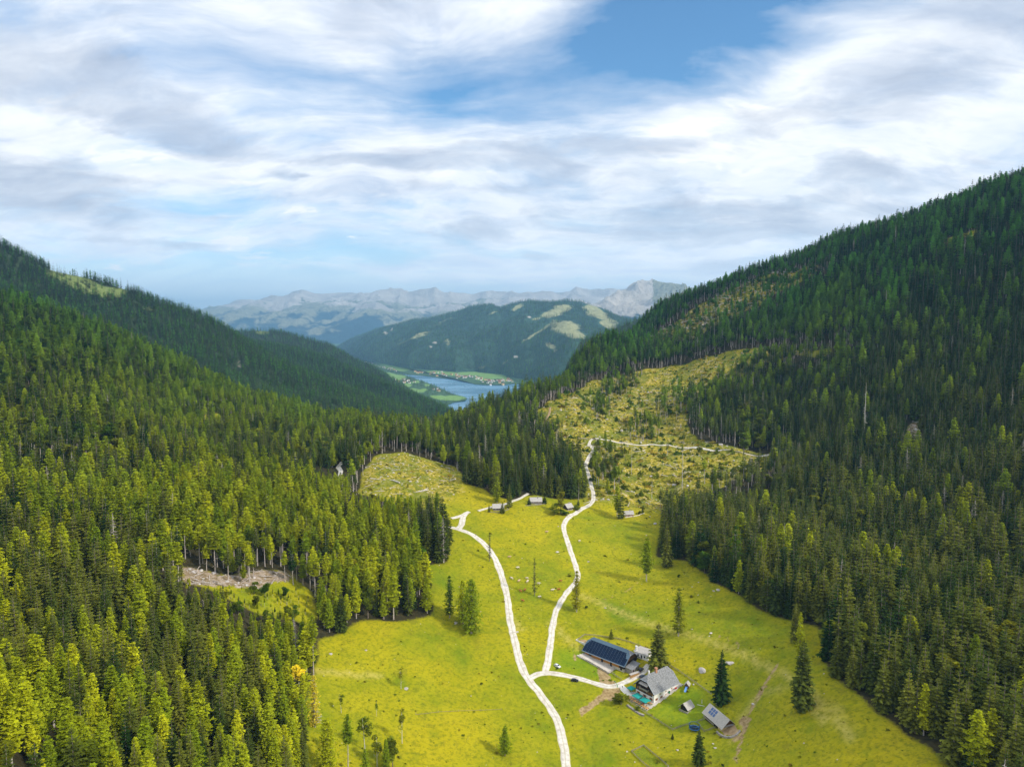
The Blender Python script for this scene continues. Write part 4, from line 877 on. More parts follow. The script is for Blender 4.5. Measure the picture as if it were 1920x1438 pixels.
def gr_(px, py, v):
    g = np.zeros(len(v)); px, py = px+8*fbm(px/9, py/4, 3, 65), py+1.8*fbm(px/14, py/6, 3, 66)
    for cx, cy, rx, ry, a in ((705, 684, 14, 5, 1.2), (727, 688, 16, 4, 1.2), (755, 692, 16, 4, 1.2), (824, 698, 24, 3.5, 1.4), (893, 700, 30, 4, 1.4), (930, 705, 20, 4, 1.3), (905, 710, 18, 4, 1.1), (785, 697, 10, 3, .6), (950, 712, 14, 4, .9), (850, 703, 18, 3, .8)): g += a*np.exp(-((px-cx)/rx)**2-((py-cy)/ry)**2)
    return g
SR = loft('far_lake_shore', upR, shoreR, 200, 20, M['shore'], 3, 160, 213, 1.0, (300, 20), False, grass=gr_, label='village fields on the far shore of the lake')
def wob(px, py, v, a=14.):
    X, Y = (v[:, 0], v[:, 1]) if np.ndim(v) == 2 else (px*6, py*14)
    return px+a*fbm(X/320, Y/320, 4, 61), py+a*.45*fbm(X/260, Y/260, 4, 62)
def gm(px, py, v):
    g = np.zeros(len(v)); px, py = wob(px, py, v)
    for cx, cy, rx, ry, a, s in ((1060, 614, 32, 15, 1.0, 0), (1085, 630, 22, 8, .6, 0), (1130, 595, 32, 11, 1.3, .75), (1110, 583, 12, 9, .8, 0), (1035, 587, 30, 7, 1.0, -.2), (1055, 575, 18, 5, .9, 0), (970, 577, 18, 7, .8, -.4), (925, 586, 16, 5, .7, -.5), (1000, 600, 9, 4, .7, 0), (1000, 630, 26, 5, .8, -.7), (1035, 652, 16, 9, .7, .6), (900, 690, 20, 6, .5, -.4), (940, 680, 16, 7, .5, -.4),
                             (800, 625, 50, 3.5, .55, -.35), (760, 640, 40, 3, .5, -.3), (830, 605, 30, 4, .6, -.4), (838, 640, 5, 12, .7, 0), (870, 665, 14, 5, .5, -.8)):
        yy = py-cy-(px-cx)*s; g += a*np.exp(-((px-cx)/rx)**2-(yy/ry)**2)
    return g
def rm_(px, py, v):
    g = np.zeros(len(v)); px, py = wob(px, py, v, 9.)
    for cx, cy, rx, ry, a in ((722, 624, 4, 5, 1.0), (733, 618, 3, 5, .9), (808, 650, 6, 3, .75), (965, 670, 5, 3, .95), (1006, 667, 5, 3, .6), (992, 595, 7, 3, .8), (815, 643, 9, 3, .7)): g += a*np.exp(-((px-cx)/rx)**2-((py-cy)/ry)**2)
    return g
MM = loft('middle_mountain', pd([(560, 690, 14500), (610, 662, 13500), (640, 649, 12500), (665, 638, 11500), (700, 622, 10500), (740, 612, 10000), (775, 602, 9600), (810, 598, 9200), (845, 590, 8900), (880, 576, 8700), (905, 572, 8600), (922, 574, 8500), (935, 580, 8450), (960, 571, 8400), (990, 564, 8300), (1015, 566, 8200), (1040, 567, 8100), (1060, 565, 8000), (1090, 568, 7900), (1110, 574, 7900), (1130, 582, 7800), (1160, 598, 7700), (1190, 604, 7700), (1240, 612, 7600), (1300, 650, 7400)]),
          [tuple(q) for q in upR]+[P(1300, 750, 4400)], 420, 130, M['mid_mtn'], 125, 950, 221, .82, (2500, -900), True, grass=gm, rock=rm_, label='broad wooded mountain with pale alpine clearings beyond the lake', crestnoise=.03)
# far range and the rocky peak
far = [(150, 640), (300, 610), (393, 585), (421, 576), (458, 569), (480, 573), (510, 570), (532, 565), (543, 560), (553, 554), (564, 550), (580, 555), (602, 560), (640, 558), (667, 558), (686, 554), (700, 555), (719, 548.5), (730, 552), (751, 550), (761, 544), (770, 550), (786, 548), (808, 552), (820, 546), (835, 552), (854, 552), (881, 559), (900, 557), (914, 550), (935, 553), (960, 558), (983, 554), (1027, 555), (1040, 557), (1066, 554), (1075, 547), (1098, 549), (1139, 550), (1166, 551), (1189, 547), (1250, 560), (1350, 570), (1500, 580), (1800, 600)]
def rr(px, py, v): return smooth((v[:, 2]-150-fbm(v[:, 0]/1200, v[:, 1]/1200, 4, 8)*600)/700)*.85
def rg(px, py, v): return np.clip(smooth((v[:, 2]+450-fbm(v[:, 0]/1300, v[:, 1]/1300, 4, 9)*700)/700)*.62+.18*fbm(v[:, 0]/500, v[:, 1]/700, 3, 19), 0, 1)
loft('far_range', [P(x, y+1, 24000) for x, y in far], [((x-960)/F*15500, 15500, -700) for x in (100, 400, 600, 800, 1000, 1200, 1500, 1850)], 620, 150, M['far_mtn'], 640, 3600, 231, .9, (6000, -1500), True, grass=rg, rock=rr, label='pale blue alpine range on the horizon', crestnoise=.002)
rock = [(1085, 588), (1127, 577), (1155, 566), (1175, 558), (1189, 552), (1201, 543), (1210, 534), (1221, 538), (1247, 537), (1267, 535.6), (1290, 542), (1311, 541), (1360, 560), (1450, 580), (1600, 600)]
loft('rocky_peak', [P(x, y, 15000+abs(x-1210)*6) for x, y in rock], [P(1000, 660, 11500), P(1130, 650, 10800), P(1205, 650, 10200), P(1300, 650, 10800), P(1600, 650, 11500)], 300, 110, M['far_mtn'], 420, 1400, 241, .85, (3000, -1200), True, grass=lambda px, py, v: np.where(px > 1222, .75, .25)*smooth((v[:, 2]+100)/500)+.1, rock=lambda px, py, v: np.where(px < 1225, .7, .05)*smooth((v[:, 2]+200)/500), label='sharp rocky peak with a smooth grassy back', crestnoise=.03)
# valley floor and water
g0 = MB(); g0.poly([(-60000, -8000, -421), (60000, -8000, -421), (60000, 60000, -421), (-60000, 60000, -421)])
ob = g0.build('valley_floor', M['shore']); props(ob, kind='structure', label='flat valley floor under the hills'); attr(ob.data, 'grass', [.5]*4); attr(ob.data, 'rock', [0]*4)
wm = bpy.data.materials.new('lake water'); wm.use_nodes = True; g = N(wm.node_tree); b = wm.node_tree.nodes['Principled BSDF']
pos = g.n('ShaderNodeNewGeometry').outputs['Position']; nn1 = g.noise(g.scale(pos, (.0016, .0045, 1)), 1.0, 4, .55, .8)
g.l(g.ramp(nn1, [(.40, (.06, .20, .33)), (.60, (.13, .32, .47))]), b.inputs['Base Color']); g.l(g.ramp(nn1, [(.42, .22), (.58, .30)]), b.inputs['Roughness'])
nb_ = g.noise(pos, .25, 4, .6); bp = g.n('ShaderNodeBump'); bp.inputs['Strength'].default_value = .12; bp.inputs['Distance'].default_value = .3; g.l(nb_, bp.inputs['Height']); g.l(bp.outputs[0], b.inputs['Normal'])
lk = MB(); lk.poly([(-2600, 2600, LZ-3), (900, 2600, LZ-3), (900, 8200, LZ-3), (-2600, 8200, LZ-3)]); props(lk.build('lake', wm), kind='structure', label='blue mountain lake in the valley')

# ------------------------------------------------------------------ trees on the ridges (uncountable far woods)
def scatter_grid(V, n, seed, cond=None):
    r = np.random.default_rng(seed); nv, nu = V.shape[:2]; A = np.linalg.norm(np.cross(V[1:, :-1]-V[:-1, :-1], V[:-1, 1:]-V[:-1, :-1]), axis=-1); p = (A/A.sum()).ravel()
    k = r.choice(len(p), n, p=p); j, i = k//(nu-1), k % (nu-1); a = r.random(n)[:, None]; b = r.random(n)[:, None]
    q = (V[j, i]*(1-a)+V[j, i+1]*a)*(1-b)+(V[j+1, i]*(1-a)+V[j+1, i+1]*a)*b; px, py = proj_np(q[:, 0], q[:, 1], q[:, 2])
    ok = (px > -120) & (px < 2040)
    if cond is not None: ok &= cond(px, py, r.random(n))
    return q[ok]
def clearA(px, py, u):
    g = np.exp(-((px-145)/62)**2-((py-530-(px-145)*.35)/15)**2)*1.3+np.exp(-((px-215)/30)**2-((py-548)/9)**2); return ~((g > .55) & (u > .10)) & ~(((((px-450)/5)**2+((py-683)/12)**2) < 1) & (u > .35))
pts = [(scatter_grid(RA, 26000, 1, clearA), 1.0), (scatter_grid(RBm, 22000, 2), 1.0), (scatter_grid(RC, 15000, 3, lambda px, py, u: ~((np.abs(px-492) < 12) & (np.abs(py-624) < 4) & (u > .2))), 1.0), (scatter_grid(RD, 6000, 4), 1.0),
       (scatter_grid(SL, 3000, 5, lambda px, py, u: gl(px, py, px) < .30+.1*u), .9), (scatter_grid(SR, 900, 6, lambda px, py, u: gr_(px, py, px) < .25), .6),
       (scatter_grid(MM, 42000, 7, lambda px, py, u: (gm(px, py, px) < .38+.3*u) & (rm_(px, py, px) < .4)), 1.35)]
q = np.vstack([a for a, s in pts]); sz = np.concatenate([np.full(len(a), s) for a, s in pts]); n = len(q)
sz = sz*RNG.uniform(.7, 1.2, n)
gn_scatter('distant_forest', ['far0', 'far1', 'far2'], q[:, 0], q[:, 1], q[:, 2], np.zeros(n), np.zeros(n), RNG.uniform(0, 6.3, n), sz, np.full(n, 1.15), RNG.choice([0, 1, 2], n, p=[.44, .34, .22]), 'far woods covering the ridges and the mountain beyond the lake', off=1.)
print('far trees', n)
# village houses
def village_mesh(w, l, h, mw, mr):
    b = MB(); b.box(-w/2, w/2, -l/2, l/2, -3, h, 0)
    e = .7; zr = h+w*.38
    b.poly([(-w/2, -l/2, h), (w/2, -l/2, h), (0, -l/2, zr-.2)], 0); b.poly([(w/2, l/2, h), (-w/2, l/2, h), (0, l/2, zr-.2)], 0)
    for s in (-1, 1): b.slab([(0, -l/2-e, zr+.2), (0, l/2+e, zr+.2), (s*(w/2+e), l/2+e, h-.4), (s*(w/2+e), -l/2-e, h-.4)], .3, 1)
    return b.mesh('village_house', [mw, mr])
VM = [village_mesh(11, 15, 7, M['white_wall'], M['redtile']), village_mesh(12, 19, 9, M['white_wall'], M['brown_wood']), village_mesh(14, 24, 10, M['yellow_wall'], M['redtile'])]
def settle(spots, n, seed, where, V):
    r = random.Random(seed); flat = V.reshape(-1, 3); fpx, fpy = proj_np(flat[:, 0], flat[:, 1], flat[:, 2])
    for k in range(n):
        cx, cy, rx, ry = r.choice(spots); x, y = r.gauss(cx, rx), r.gauss(cy, ry); i = int(np.argmin((fpx-x)**2+(fpy-y)**2))
        o = link('village_house', VM[r.randrange(3)], None, (flat[i, 0]+r.uniform(-9, 9), flat[i, 1]+r.uniform(-9, 9), flat[i, 2]), r.uniform(0, 3.1)); o.scale = (.8,)*3; props(o, 'small pale village house with pitched roof '+where, 'house', 'village houses '+where)
settle([(790, 699, 6, 1), (812, 700, 8, 1.6), (836, 704, 10, 1.6), (860, 706, 10, 1.6)], 46, 3, 'on the far shore, left of the lake tip', SR)
settle([(905, 712, 12, 2), (928, 715, 12, 2.4), (948, 714, 8, 2), (880, 708, 8, 1.6)], 54, 4, 'in the larger village on the far shore', SR)
settle([(692, 682, 5, 1.5), (715, 690, 9, 1.5), (735, 696, 9, 2)], 26, 5, 'in the hamlet at the head of the lake', SR)
settle([(745, 714, 6, 2), (757, 714, 4, 1.2), (766, 718, 5, 2), (820, 731, 4, 1)], 18, 6, 'on the near shore among fields', SL)
# ------------------------------------------------------------------ the farm
def V2(p): return Vector((p[0], p[1], 0))
def place(mb, name, m, parent, sm=False): return mb.build(name, m, parent, sm)
def window(parent, x, y, z, w, h, axis, fm, shutters=None, flowers=False):
    """axis: 'x' wall faces -x/+x (sign in w0), 'y' faces +-y; built proud of the wall"""
    s = 1 if axis[0] == '+' else -1; ax = axis[1]
    b = MB(); g = MB(); f = .09
    def bx(mb, u0, u1, z0, z1, d0, d1):
        d0, d1 = sorted((s*d0, s*d1))
        if ax == 'x': mb.box(x+d0, x+d1, y+u0, y+u1, z+z0, z+z1)
        else: mb.box(x+u0, x+u1, y+d0, y+d1, z+z0, z+z1)
    for u0, u1, z0, z1 in ((-w/2-f, -w/2, -f, h+f), (w/2, w/2+f, -f, h+f), (-w/2, w/2, -f, 0), (-w/2, w/2, h, h+f), (-.03, .03, 0, h)): bx(b, u0, u1, z0, z1, -.02, .07)
    o = b.build('window', fm, parent); bx(g, -w/2, w/2, 0, h, -.02, .03); g.build('pane', M['glass'], o)
    if shutters:
        for q in (-1, 1):
            c = MB(); a0, a1 = sorted((q*(w/2+.1), q*(w/2+.1+w*.5))); bx(c, a0, a1, 0, h, .005, .06); c.build('shutter', shutters, o)
    if flowers:
        c = MB(); bx(c, -w/2-.1, w/2+.1, -.35, -.1, .0, .32); c.build('flower_box', M['flower'], o)
    return o
def base_z(p, pts):                                   # lowest ground under the corners
    return min(float(H(q.x, q.y)) for q in pts)
def frame_at(pa, pb):
    """origin at pa, local x along pa->pb"""
    a, b = G(*pa), G(*pb); d = (b-a); return a, math.atan2(d.y, d.x), d.to_2d().length
# farmhouse: front gable faces the viewer's left, long wall faces right
c0 = G(1226, 1318); yaw = R(38); Wd, Ld = 13.2, 20.0
hz = float(H(c0.x, c0.y)); house = empty('farmhouse', (c0.x, c0.y, hz), yaw, 'white walled farmhouse with dark wooden gable and grey shingle half hipped roof', 'farmhouse')
# local frame: x along the long wall (away to the right), y across to the back left
hw = 6.5; zr = 13.2; hip = zr-2.7
b = MB(); b.box(0, Ld, 0, Wd, -3, 2.9); b.box(Ld-.9, Ld+.05, -.08, 0, 2.9, 4.6); place(b, 'ground_floor_wall', M['white_wall'], house)
b = MB(); b.poly([(.02, 0, 2.9), (.02, 0, hw), (.02, Wd*.5-2.6, hip), (.02, Wd*.5+2.6, hip), (.02, Wd, hw), (.02, Wd, 2.9)][::-1])
b.poly([(Ld, 0, 2.9), (Ld, 0, hw), (Ld, Wd/2, zr-.4), (Ld, Wd, hw), (Ld, Wd, 2.9)]); b.poly([(0, 0, 4.4), (Ld, 0, 4.4), (Ld, 0, hw), (0, 0, hw)]); b.poly([(0, Wd, 2.9), (0, Wd, hw), (Ld, Wd, hw), (Ld, Wd, 2.9)])
place(b, 'upper_wall', M['dark_wood'], house)
b = MB(); b.box(0.03, Ld-.95, -.05, 0, 2.9, 5.2); b.box(-.05, .02, -.05, 1.2, 2.9, 4.0); place(b, 'upper_plaster', M['white_wall'], house)
k = (zr-hw)/(Wd/2); ov = 1.0
def ry_(y): return zr-abs(y-Wd/2)*k
b = MB(); hy = (zr-hip)/k
for s in (0, 1):
    ye = -ov if s == 0 else Wd+ov; yh = Wd/2-hy if s == 0 else Wd/2+hy
    b.slab([(-1.1, ye, ry_(ye)), (Ld+.9, ye, ry_(ye)), (Ld+.9, yh, hip), (Ld-1.4, Wd/2, zr), (2.3, Wd/2, zr), (-1.1, yh, hip)], .22)
b.slab([(-1.1, Wd/2-hy, hip+.004), (2.3, Wd/2, zr+.004), (-1.1, Wd/2+hy, hip+.004)], .2); b.slab([(Ld+.9, Wd/2-hy, hip+.004), (Ld-1.4, Wd/2, zr+.004), (Ld+.9, Wd/2+hy, hip+.004)], .2)
roof = place(b, 'roof', M['shingle'], house)
b = MB()
for s in (0, 1):
    ye = -ov if s == 0 else Wd+ov; yh = Wd/2-hy if s == 0 else Wd/2+hy
    b.tube([(-1.18, ye, ry_(ye)), (-1.18, yh, hip), ], .16, 5)
b.tube([(-1.18, Wd/2-hy, hip+.05), (-1.18, Wd/2+hy, hip+.05)], .16, 5); b.tube([(-1.1, -ov-.12, ry_(-ov)-.1), (Ld+.9, -ov-.12, ry_(-ov)-.1)], .12, 6); place(b, 'barge_board', M['alu'], house)
b = MB(); b.box(8.2, 9.3, Wd/2-.9, Wd/2+.2, zr-2.2, zr+1.7); b.box(8.05, 9.45, Wd/2-1.05, Wd/2+.35, zr+1.7, zr+2.0); b2 = place(b, 'chimney', M['brick'], roof)
b = MB(); b.box(3.6, 4.3, Wd/2+.4, Wd/2+1.1, zr-1.5, zr+1.3); place(b, 'chimney', M['white_wall'], roof)
for y in (2.4, 4.2): pass
for y in (2.0, 6.6, 11.2): window(house, 0, y, .9, 1.0, 1.2, '-x', M['frame'], M['frame'])
for y in (2.0, 4.6, 8.6, 11.2): window(house, 0, y, 3.6, 1.0, 1.2, '-x', M['orange_wood'], M['orange_wood'])
for y in (4.9, 6.6, 8.3): window(house, 0, y, 6.9, .85, 1.1, '-x', M['orange_wood'])
for x in (2.2, 6.2, 10.2): window(house, x, 0, .95, .9, 1.1, '-y', M['frame'], M['frame'])
for x in (5.0, 10.0, 15.0): window(house, x, -.05, 3.3, .6, .7, '-y', M['frame'])
b = MB(); b.box(13.0, 14.2, -.07, 0, 0, 2.1); d = place(b, 'door', M['green'], house); b = MB(); b.box(13.95, 14.05, -.16, -.07, 1.0, 1.1); place(b, 'handle', M['alu'], d)
b = MB(); b.box(17.2, 18.0, -.06, 0, .2, 2.0); place(b, 'door', M['brown_wood'], house)
b = MB(); b.box(-1.5, 0, 3.6, 9.6, 5.0, 5.2); bal = place(b, 'balcony', M['brown_wood'], house)
b = MB(); b.box(-1.55, -1.45, 3.5, 9.7, 5.2, 6.2); b.box(-1.45, 0, 3.5, 3.6, 5.2, 6.2); b.box(-1.45, 0, 9.6, 9.7, 5.2, 6.2); place(b, 'railing', M['grey_wood'], bal)
b = MB(); b.slab([(-2.0, 3.6, 8.3), (.0, 3.6, 9.0), (0, 9.6, 9.0), (-2.0, 9.6, 8.3)], .12); place(b, 'balcony_canopy', M['pale_shingle'], house)
def hp(x, y, z=0.): c, s = math.cos(yaw), math.sin(yaw); return Vector((c0.x+x*c-y*s, c0.y+x*s+y*c, hz+z))
def on_ground(v): return Vector((v[0], v[1], float(H(v[0], v[1]))))
# terrace paving round the house
terr = [hp(-.6, -2.0), hp(Ld+2, -2.0), hp(Ld+2.5, 1.5), hp(Ld-.5, .5), hp(.3, .3), hp(.3, Wd+1), hp(-7, Wd+3), hp(-7.5, 5), hp(-7.5, -1.5)]
sheet('terrace_paving', terr, .16, M['concrete'], step=.8, label='pale paved terrace round the farmhouse')
sheet('barnyard_paving', [G(1082, 1229), G(1095, 1224), G(1172, 1256), G(1158, 1252), G(1143, 1262), G(1128, 1255)], .2, M['concrete'], step=.8)
# parasols and beer benches on the terrace
def parasol(p, rz, label, sz=4.0):
    t = empty('parasol', p, rz, label, 'parasol', 'teal parasols on the terrace'); b = MB(); b.tube([(0, 0, 0), (0, 0, 3.0)], .05, 6); b.box(-.4, .4, -.4, .4, 0, .12); b.build('pole', M['alu'], t)
    b = MB(); h = sz/2; n = 4; pts = [(-h, -h, 2.45), (h, -h, 2.45), (h, h, 2.45), (-h, h, 2.45)]
    for i in range(4):
        a, c = pts[i], pts[(i+1) % 4]; b.poly([a, c, (0, 0, 3.15)]); b.poly([(a[0], a[1], 2.2), (c[0], c[1], 2.2), c, a])
    b.build('canopy', M['teal'], t); return t
parasol(on_ground(hp(-3.9, 3.0)), yaw, 'teal square parasol nearest the front corner of the farmhouse', 4.6)
parasol(on_ground(hp(-4.0, 8.3)), yaw, 'middle teal square parasol in front of the dark gable', 4.6)
parasol(on_ground(hp(-1.6, 15.2)), yaw, 'teal square parasol half hidden at the far corner of the farmhouse', 3.8)
def beer_set():
    t = empty('beer_table', (0, 0, 0)); b = MB(); b.box(-1.1, 1.1, -.3, .3, .72, .77); b.build('table_top', M['orange_bench'], t)
    for s in (-1, 1):
        b = MB(); b.box(s*.9-.03, s*.9+.03, -.25, .25, 0, .72); b.build('leg', M['green'], t)
        b = MB(); b.box(-1.1, 1.1, s*.62-.13, s*.62+.13, .42, .46); b.box(-.9, -.84, s*.62-.1, s*.62+.1, 0, .42); b.box(.84, .9, s*.62-.1, s*.62+.1, 0, .42); b.build('bench', M['orange_bench'], t)
    return t
bt = beer_set(); first = True
for i in range(9):
    o = bt if i == 0 else copy_tree(bt); p = on_ground(hp(-6.3, -.8+i*1.75)); o.location = p+Vector((0, 0, .18)); o.rotation_euler = (0, 0, yaw+R(12))
    props(o, 'orange wooden beer table with benches in the row at the terrace edge', 'beer table', 'beer tables along the terrace edge')
o = copy_tree(bt); o.location = on_ground(hp(-2.0, .6))+Vector((0, 0, .18)); o.rotation_euler = (0, 0, yaw+R(90)); props(o, 'orange beer table by the front corner of the farmhouse, apart from the row', 'beer table'); del o['group']
for (x, y, m, l) in ((-5.2, 3.2, 'red', 'red plastic ride-on toy on the terrace'), (-2.4, 2.2, 'yellowp', 'yellow plastic toy beside the front parasol')):
    t = empty('ride_on_toy', on_ground(hp(x, y))+Vector((0, 0, .16)), 1., l, 'toy'); b = MB(); b.tube([(-.7, 0, .45), (-.2, 0, .62), (.5, 0, .5), (.8, 0, .3)], [.2, .4, .38, .15], 8); b.build('body', M[m], t)
    for q in (-.4, .4):
        for s in (-1, 1): b = MB(); b.tube([(q, s*.32, .2), (q, s*.42, .2)], .2, 10); b.build('wheel', M['tyre'], t)
t = empty('rain_barrel', on_ground(hp(12.2, -.7))+Vector((0, 0, .1)), 0, 'green barrel against the long white wall', 'barrel'); b = MB(); b.tube([(0, 0, 0), (0, 0, .4), (0, 0, 1.1)], [.42, .5, .42], 10); b.build('barrel_body', M['green'], t); b = MB(); b.tube([(0, 0, 1.1), (0, 0, 1.17)], .46, 10); b.build('lid', M['tyre'], t)
t = empty('wheelbarrow', on_ground(hp(17.0, -1.4))+Vector((0, 0, .16)), yaw, 'red wheelbarrow near the far end of the white wall', 'wheelbarrow'); b = MB(); b.poly([(-.5, -.35, .4), (.4, -.35, .4), (.4, .35, .4), (-.5, .35, .4)]); 
for q in ([(-.5, -.35, .4), (.4, -.35, .4), (.6, -.45, .85), (-.7, -.45, .85)], [(-.5, .35, .4), (-.7, .45, .85), (.6, .45, .85), (.4, .35, .4)], [(.4, -.35, .4), (.4, .35, .4), (.6, .45, .85), (.6, -.45, .85)], [(-.5, -.35, .4), (-.7, -.45, .85), (-.7, .45, .85), (-.5, .35, .4)]): b.poly(q)
b.build('tray', M['red'], t); b = MB(); b.tube([(.7, -.05, .22), (.7, .05, .22)], .22, 10); b.build('wheel', M['tyre'], t); b = MB(); [b.tube([(.7, s*.08, .25), (-.4, s*.3, .4), (-1.2, s*.35, .7)], .03, 4) for s in (-1, 1)]; b.build('handle', M['grey_wood'], t)
# barn with solar roof
B0 = G(1170, 1261); B1 = G(1096, 1224); dv = (B0-B1).to_2d(); byaw = math.atan2(dv.y, dv.x); BL = dv.length*1.0; BW = 14.0
bz = float(H((B0.x+B1.x)/2, (B0.y+B1.y)/2))-.2; barn = empty('barn', (B1.x, B1.y, bz), byaw, 'long barn with honey coloured boards and a dark blue solar panel roof', 'barn')
bh = 4.5; bzr = 10.2; bk = (bzr-bh)/(BW/2)
b = MB(); b.box(0, BL, .0, BW, -3, 1.1); place(b, 'stone_base', M['concrete'], barn)
b = MB(); b.box(0.05, BL-.05, .05, BW-.05, 1.1, bh); place(b, 'timber_wall', M['dark_wood'], barn)
for x0, x1 in ((.4, 3.2), (5.4, 12.4), (14.2, BL*.66), (BL*.70, BL*.88)):
    b = MB(); b.box(x0, x1, -.06, .05, 1.0, bh-.3); place(b, 'board_panel', M['orange_wood'], barn)
for x in (4.3, 13.3, BL*.68, BL*.93): b = MB(); b.box(x-.75, x+.75, -.03, .05, 0, 2.5); d = place(b, 'stable_door', M['dark_wood'], barn); b = MB(); b.box(x+.45, x+.6, -.09, -.03, 1.1, 1.25); place(b, 'handle', M['alu'], d)
b = MB()
for X in (0.05, BL-.05): b.poly([(X, .05, bh), (X, BW-.05, bh), (X, BW/2+2, bzr-2*bk), (X, BW/2-2, bzr-2*bk)])
place(b, 'gable_wall', M['brown_wood'], barn)
def br(y): return bzr-abs(y-BW/2)*bk
b = MB(); e = 1.3; e2 = 1.2; hyb = 2.6; hz2 = bzr-hyb*bk
b.slab([(-e2, -e, br(-e)), (BL+e2, -e, br(-e)), (BL+e2, BW/2-hyb, hz2), (BL-1.8, BW/2, bzr), (1.8, BW/2, bzr), (-e2, BW/2-hyb, hz2)], .2)
rf = place(b, 'roof', M['slate_metal'], barn)
b = MB(); b.slab([(-e2, BW+e, br(BW+e)), (BL+e2, BW+e, br(BW+e)), (BL+e2, BW/2+hyb, hz2), (BL-1.8, BW/2, bzr), (1.8, BW/2, bzr), (-e2, BW/2+hyb, hz2)], .2)
b.slab([(-e2, BW/2-hyb, hz2+.004), (1.8, BW/2, bzr+.004), (-e2, BW/2+hyb, hz2+.004)], .18); b.slab([(BL+e2, BW/2-hyb, hz2+.004), (BL-1.8, BW/2, bzr+.004), (BL+e2, BW/2+hyb, hz2+.004)], .18); place(b, 'back_roof', M['shingle'], barn)
def rp(x, s, up=.12):     # point on the front slope: s metres up from the eave
    L = math.hypot(1, bk); y = -e+s/L; return (x, y, br(y)+up)
nrow = 7; pw_, ph_ = 1.06, 1.12
for j in range(nrow):
    s0 = .35+j*(ph_+.03); xa = -.9+max(0, j-3)*.62; xb = BL+.9-max(0, j-3)*.62; n = int((xb-xa)/pw_)
    b = MB()
    for i in range(n):
        x0 = xa+i*pw_; b.slab([rp(x0+.03, s0), rp(x0+pw_-.03, s0), rp(x0+pw_-.03, s0+ph_), rp(x0+.03, s0+ph_)], .05)
    b.build('solar_panel_row', M['solar'], rf)
b = MB()
for i in range(0, int(BL/2.15)+1):
    x0 = -.9+i*2.12; top = .35+(nrow-max(0, int((.9-x0+.62*3)/.62) if x0 < 1.2 else 0)-(max(0, int((x0-BL+2.3)/.62)) if x0 > BL-2.3 else 0))*(ph_+.03)
    if top > 1.5: b.slab([rp(x0-.035, .3, .17), rp(x0+.035, .3, .17), rp(x0+.035, top, .17), rp(x0-.035, top, .17)], .04)
b.build('mounting_rail', mat('dull rail metal', (.11, .16, .22), .5, .3), rf)
b = MB(); b.tube([(-e2, -e-.1, br(-e)-.05), (BL+e2, -e-.1, br(-e)-.05)], .11, 6); b.build('gutter', M['alu'], rf)
def bp_(x, y, z=0.): c, s = math.cos(byaw), math.sin(byaw); return Vector((B1.x+x*c-y*s, B1.y+x*s+y*c, bz+z))
b = MB(); b.box(BL-4, BL+5.6, 2.5, 9.5, -2, 2.1); b.slab([(BL-1, 2.0, 2.5), (BL+6.2, 2.0, 2.5), (BL+6.2, 10, 3.7), (BL-1, 10, 3.7)], .15); 
ann = empty('barn_annex', tuple(bp_(0, 0)), byaw, 'low stone annex with shingled lean-to roof at the right end of the barn', 'annex'); 
b = MB(); b.box(BL+.1, BL+4.6, 1.2, 8.5, -2, 2.2); b.build('annex_wall', M['stonewall'], ann); b = MB(); b.slab([(BL+.2, .6, 2.5), (BL+5.4, .6, 2.2), (BL+5.4, 9.2, 3.4), (BL+.2, 9.2, 3.7)], .15); b.build('annex_roof', M['shingle'], ann)
b = MB(); b.box(BL+4.62, BL+4.7, 2.2, 3.4, -.2, 1.9); b.build('annex_door', M['dark_wood'], ann)
t = empty('firewood_stack', tuple(on_ground(bp_(BL+6.6, 1.0))), byaw+R(75), 'stack of split yellow firewood beside the parked black car', 'firewood'); b = MB()
r_ = random.Random(4)
for i in range(26):
    for j in range(7): b.tube([(i*.26-3.2+r_.uniform(-.04, .04), -.5, .15+j*.25), (i*.26-3.2, .5+r_.uniform(-.1, .1), .15+j*.25)], .125, 5)
b.build('split_logs', M['firewood'], t); b = MB(); b.slab([(-3.5, -.8, 1.95), (3.7, -.8, 1.95), (3.7, .8, 2.2), (-3.5, .8, 2.2)], .06); b.build('cover_board', M['pale_shingle'], t)
sh = empty('lean_to', tuple(bp_(BL*.52, BW+1.2)), byaw, 'grey roofed lean-to behind the barn', 'lean-to'); b = MB(); b.box(0, 9.5, 0, 4.5, -2, 2.9); b.build('wall', M['concrete'], sh); b = MB(); b.slab([(-.6, -.9, 4.1), (10, -.9, 4.1), (10, 5.2, 3.0), (-.6, 5.2, 3.0)], .15); b.build('roof', M['shingle'], sh)
w0 = bp_(BL*.30, BW+3.2); t = empty('water_tank', tuple(w0), byaw, 'flat pale concrete tank behind the barn roof', 'tank'); b = MB(); b.box(0, 5.5, 0, 4, -2, 3.3); b.build('tank_body', M['concrete'], t); b = MB(); b.box(-.15, 5.65, -.15, 4.15, 3.3, 3.5); b.build('lid', M['white_wall'], t)
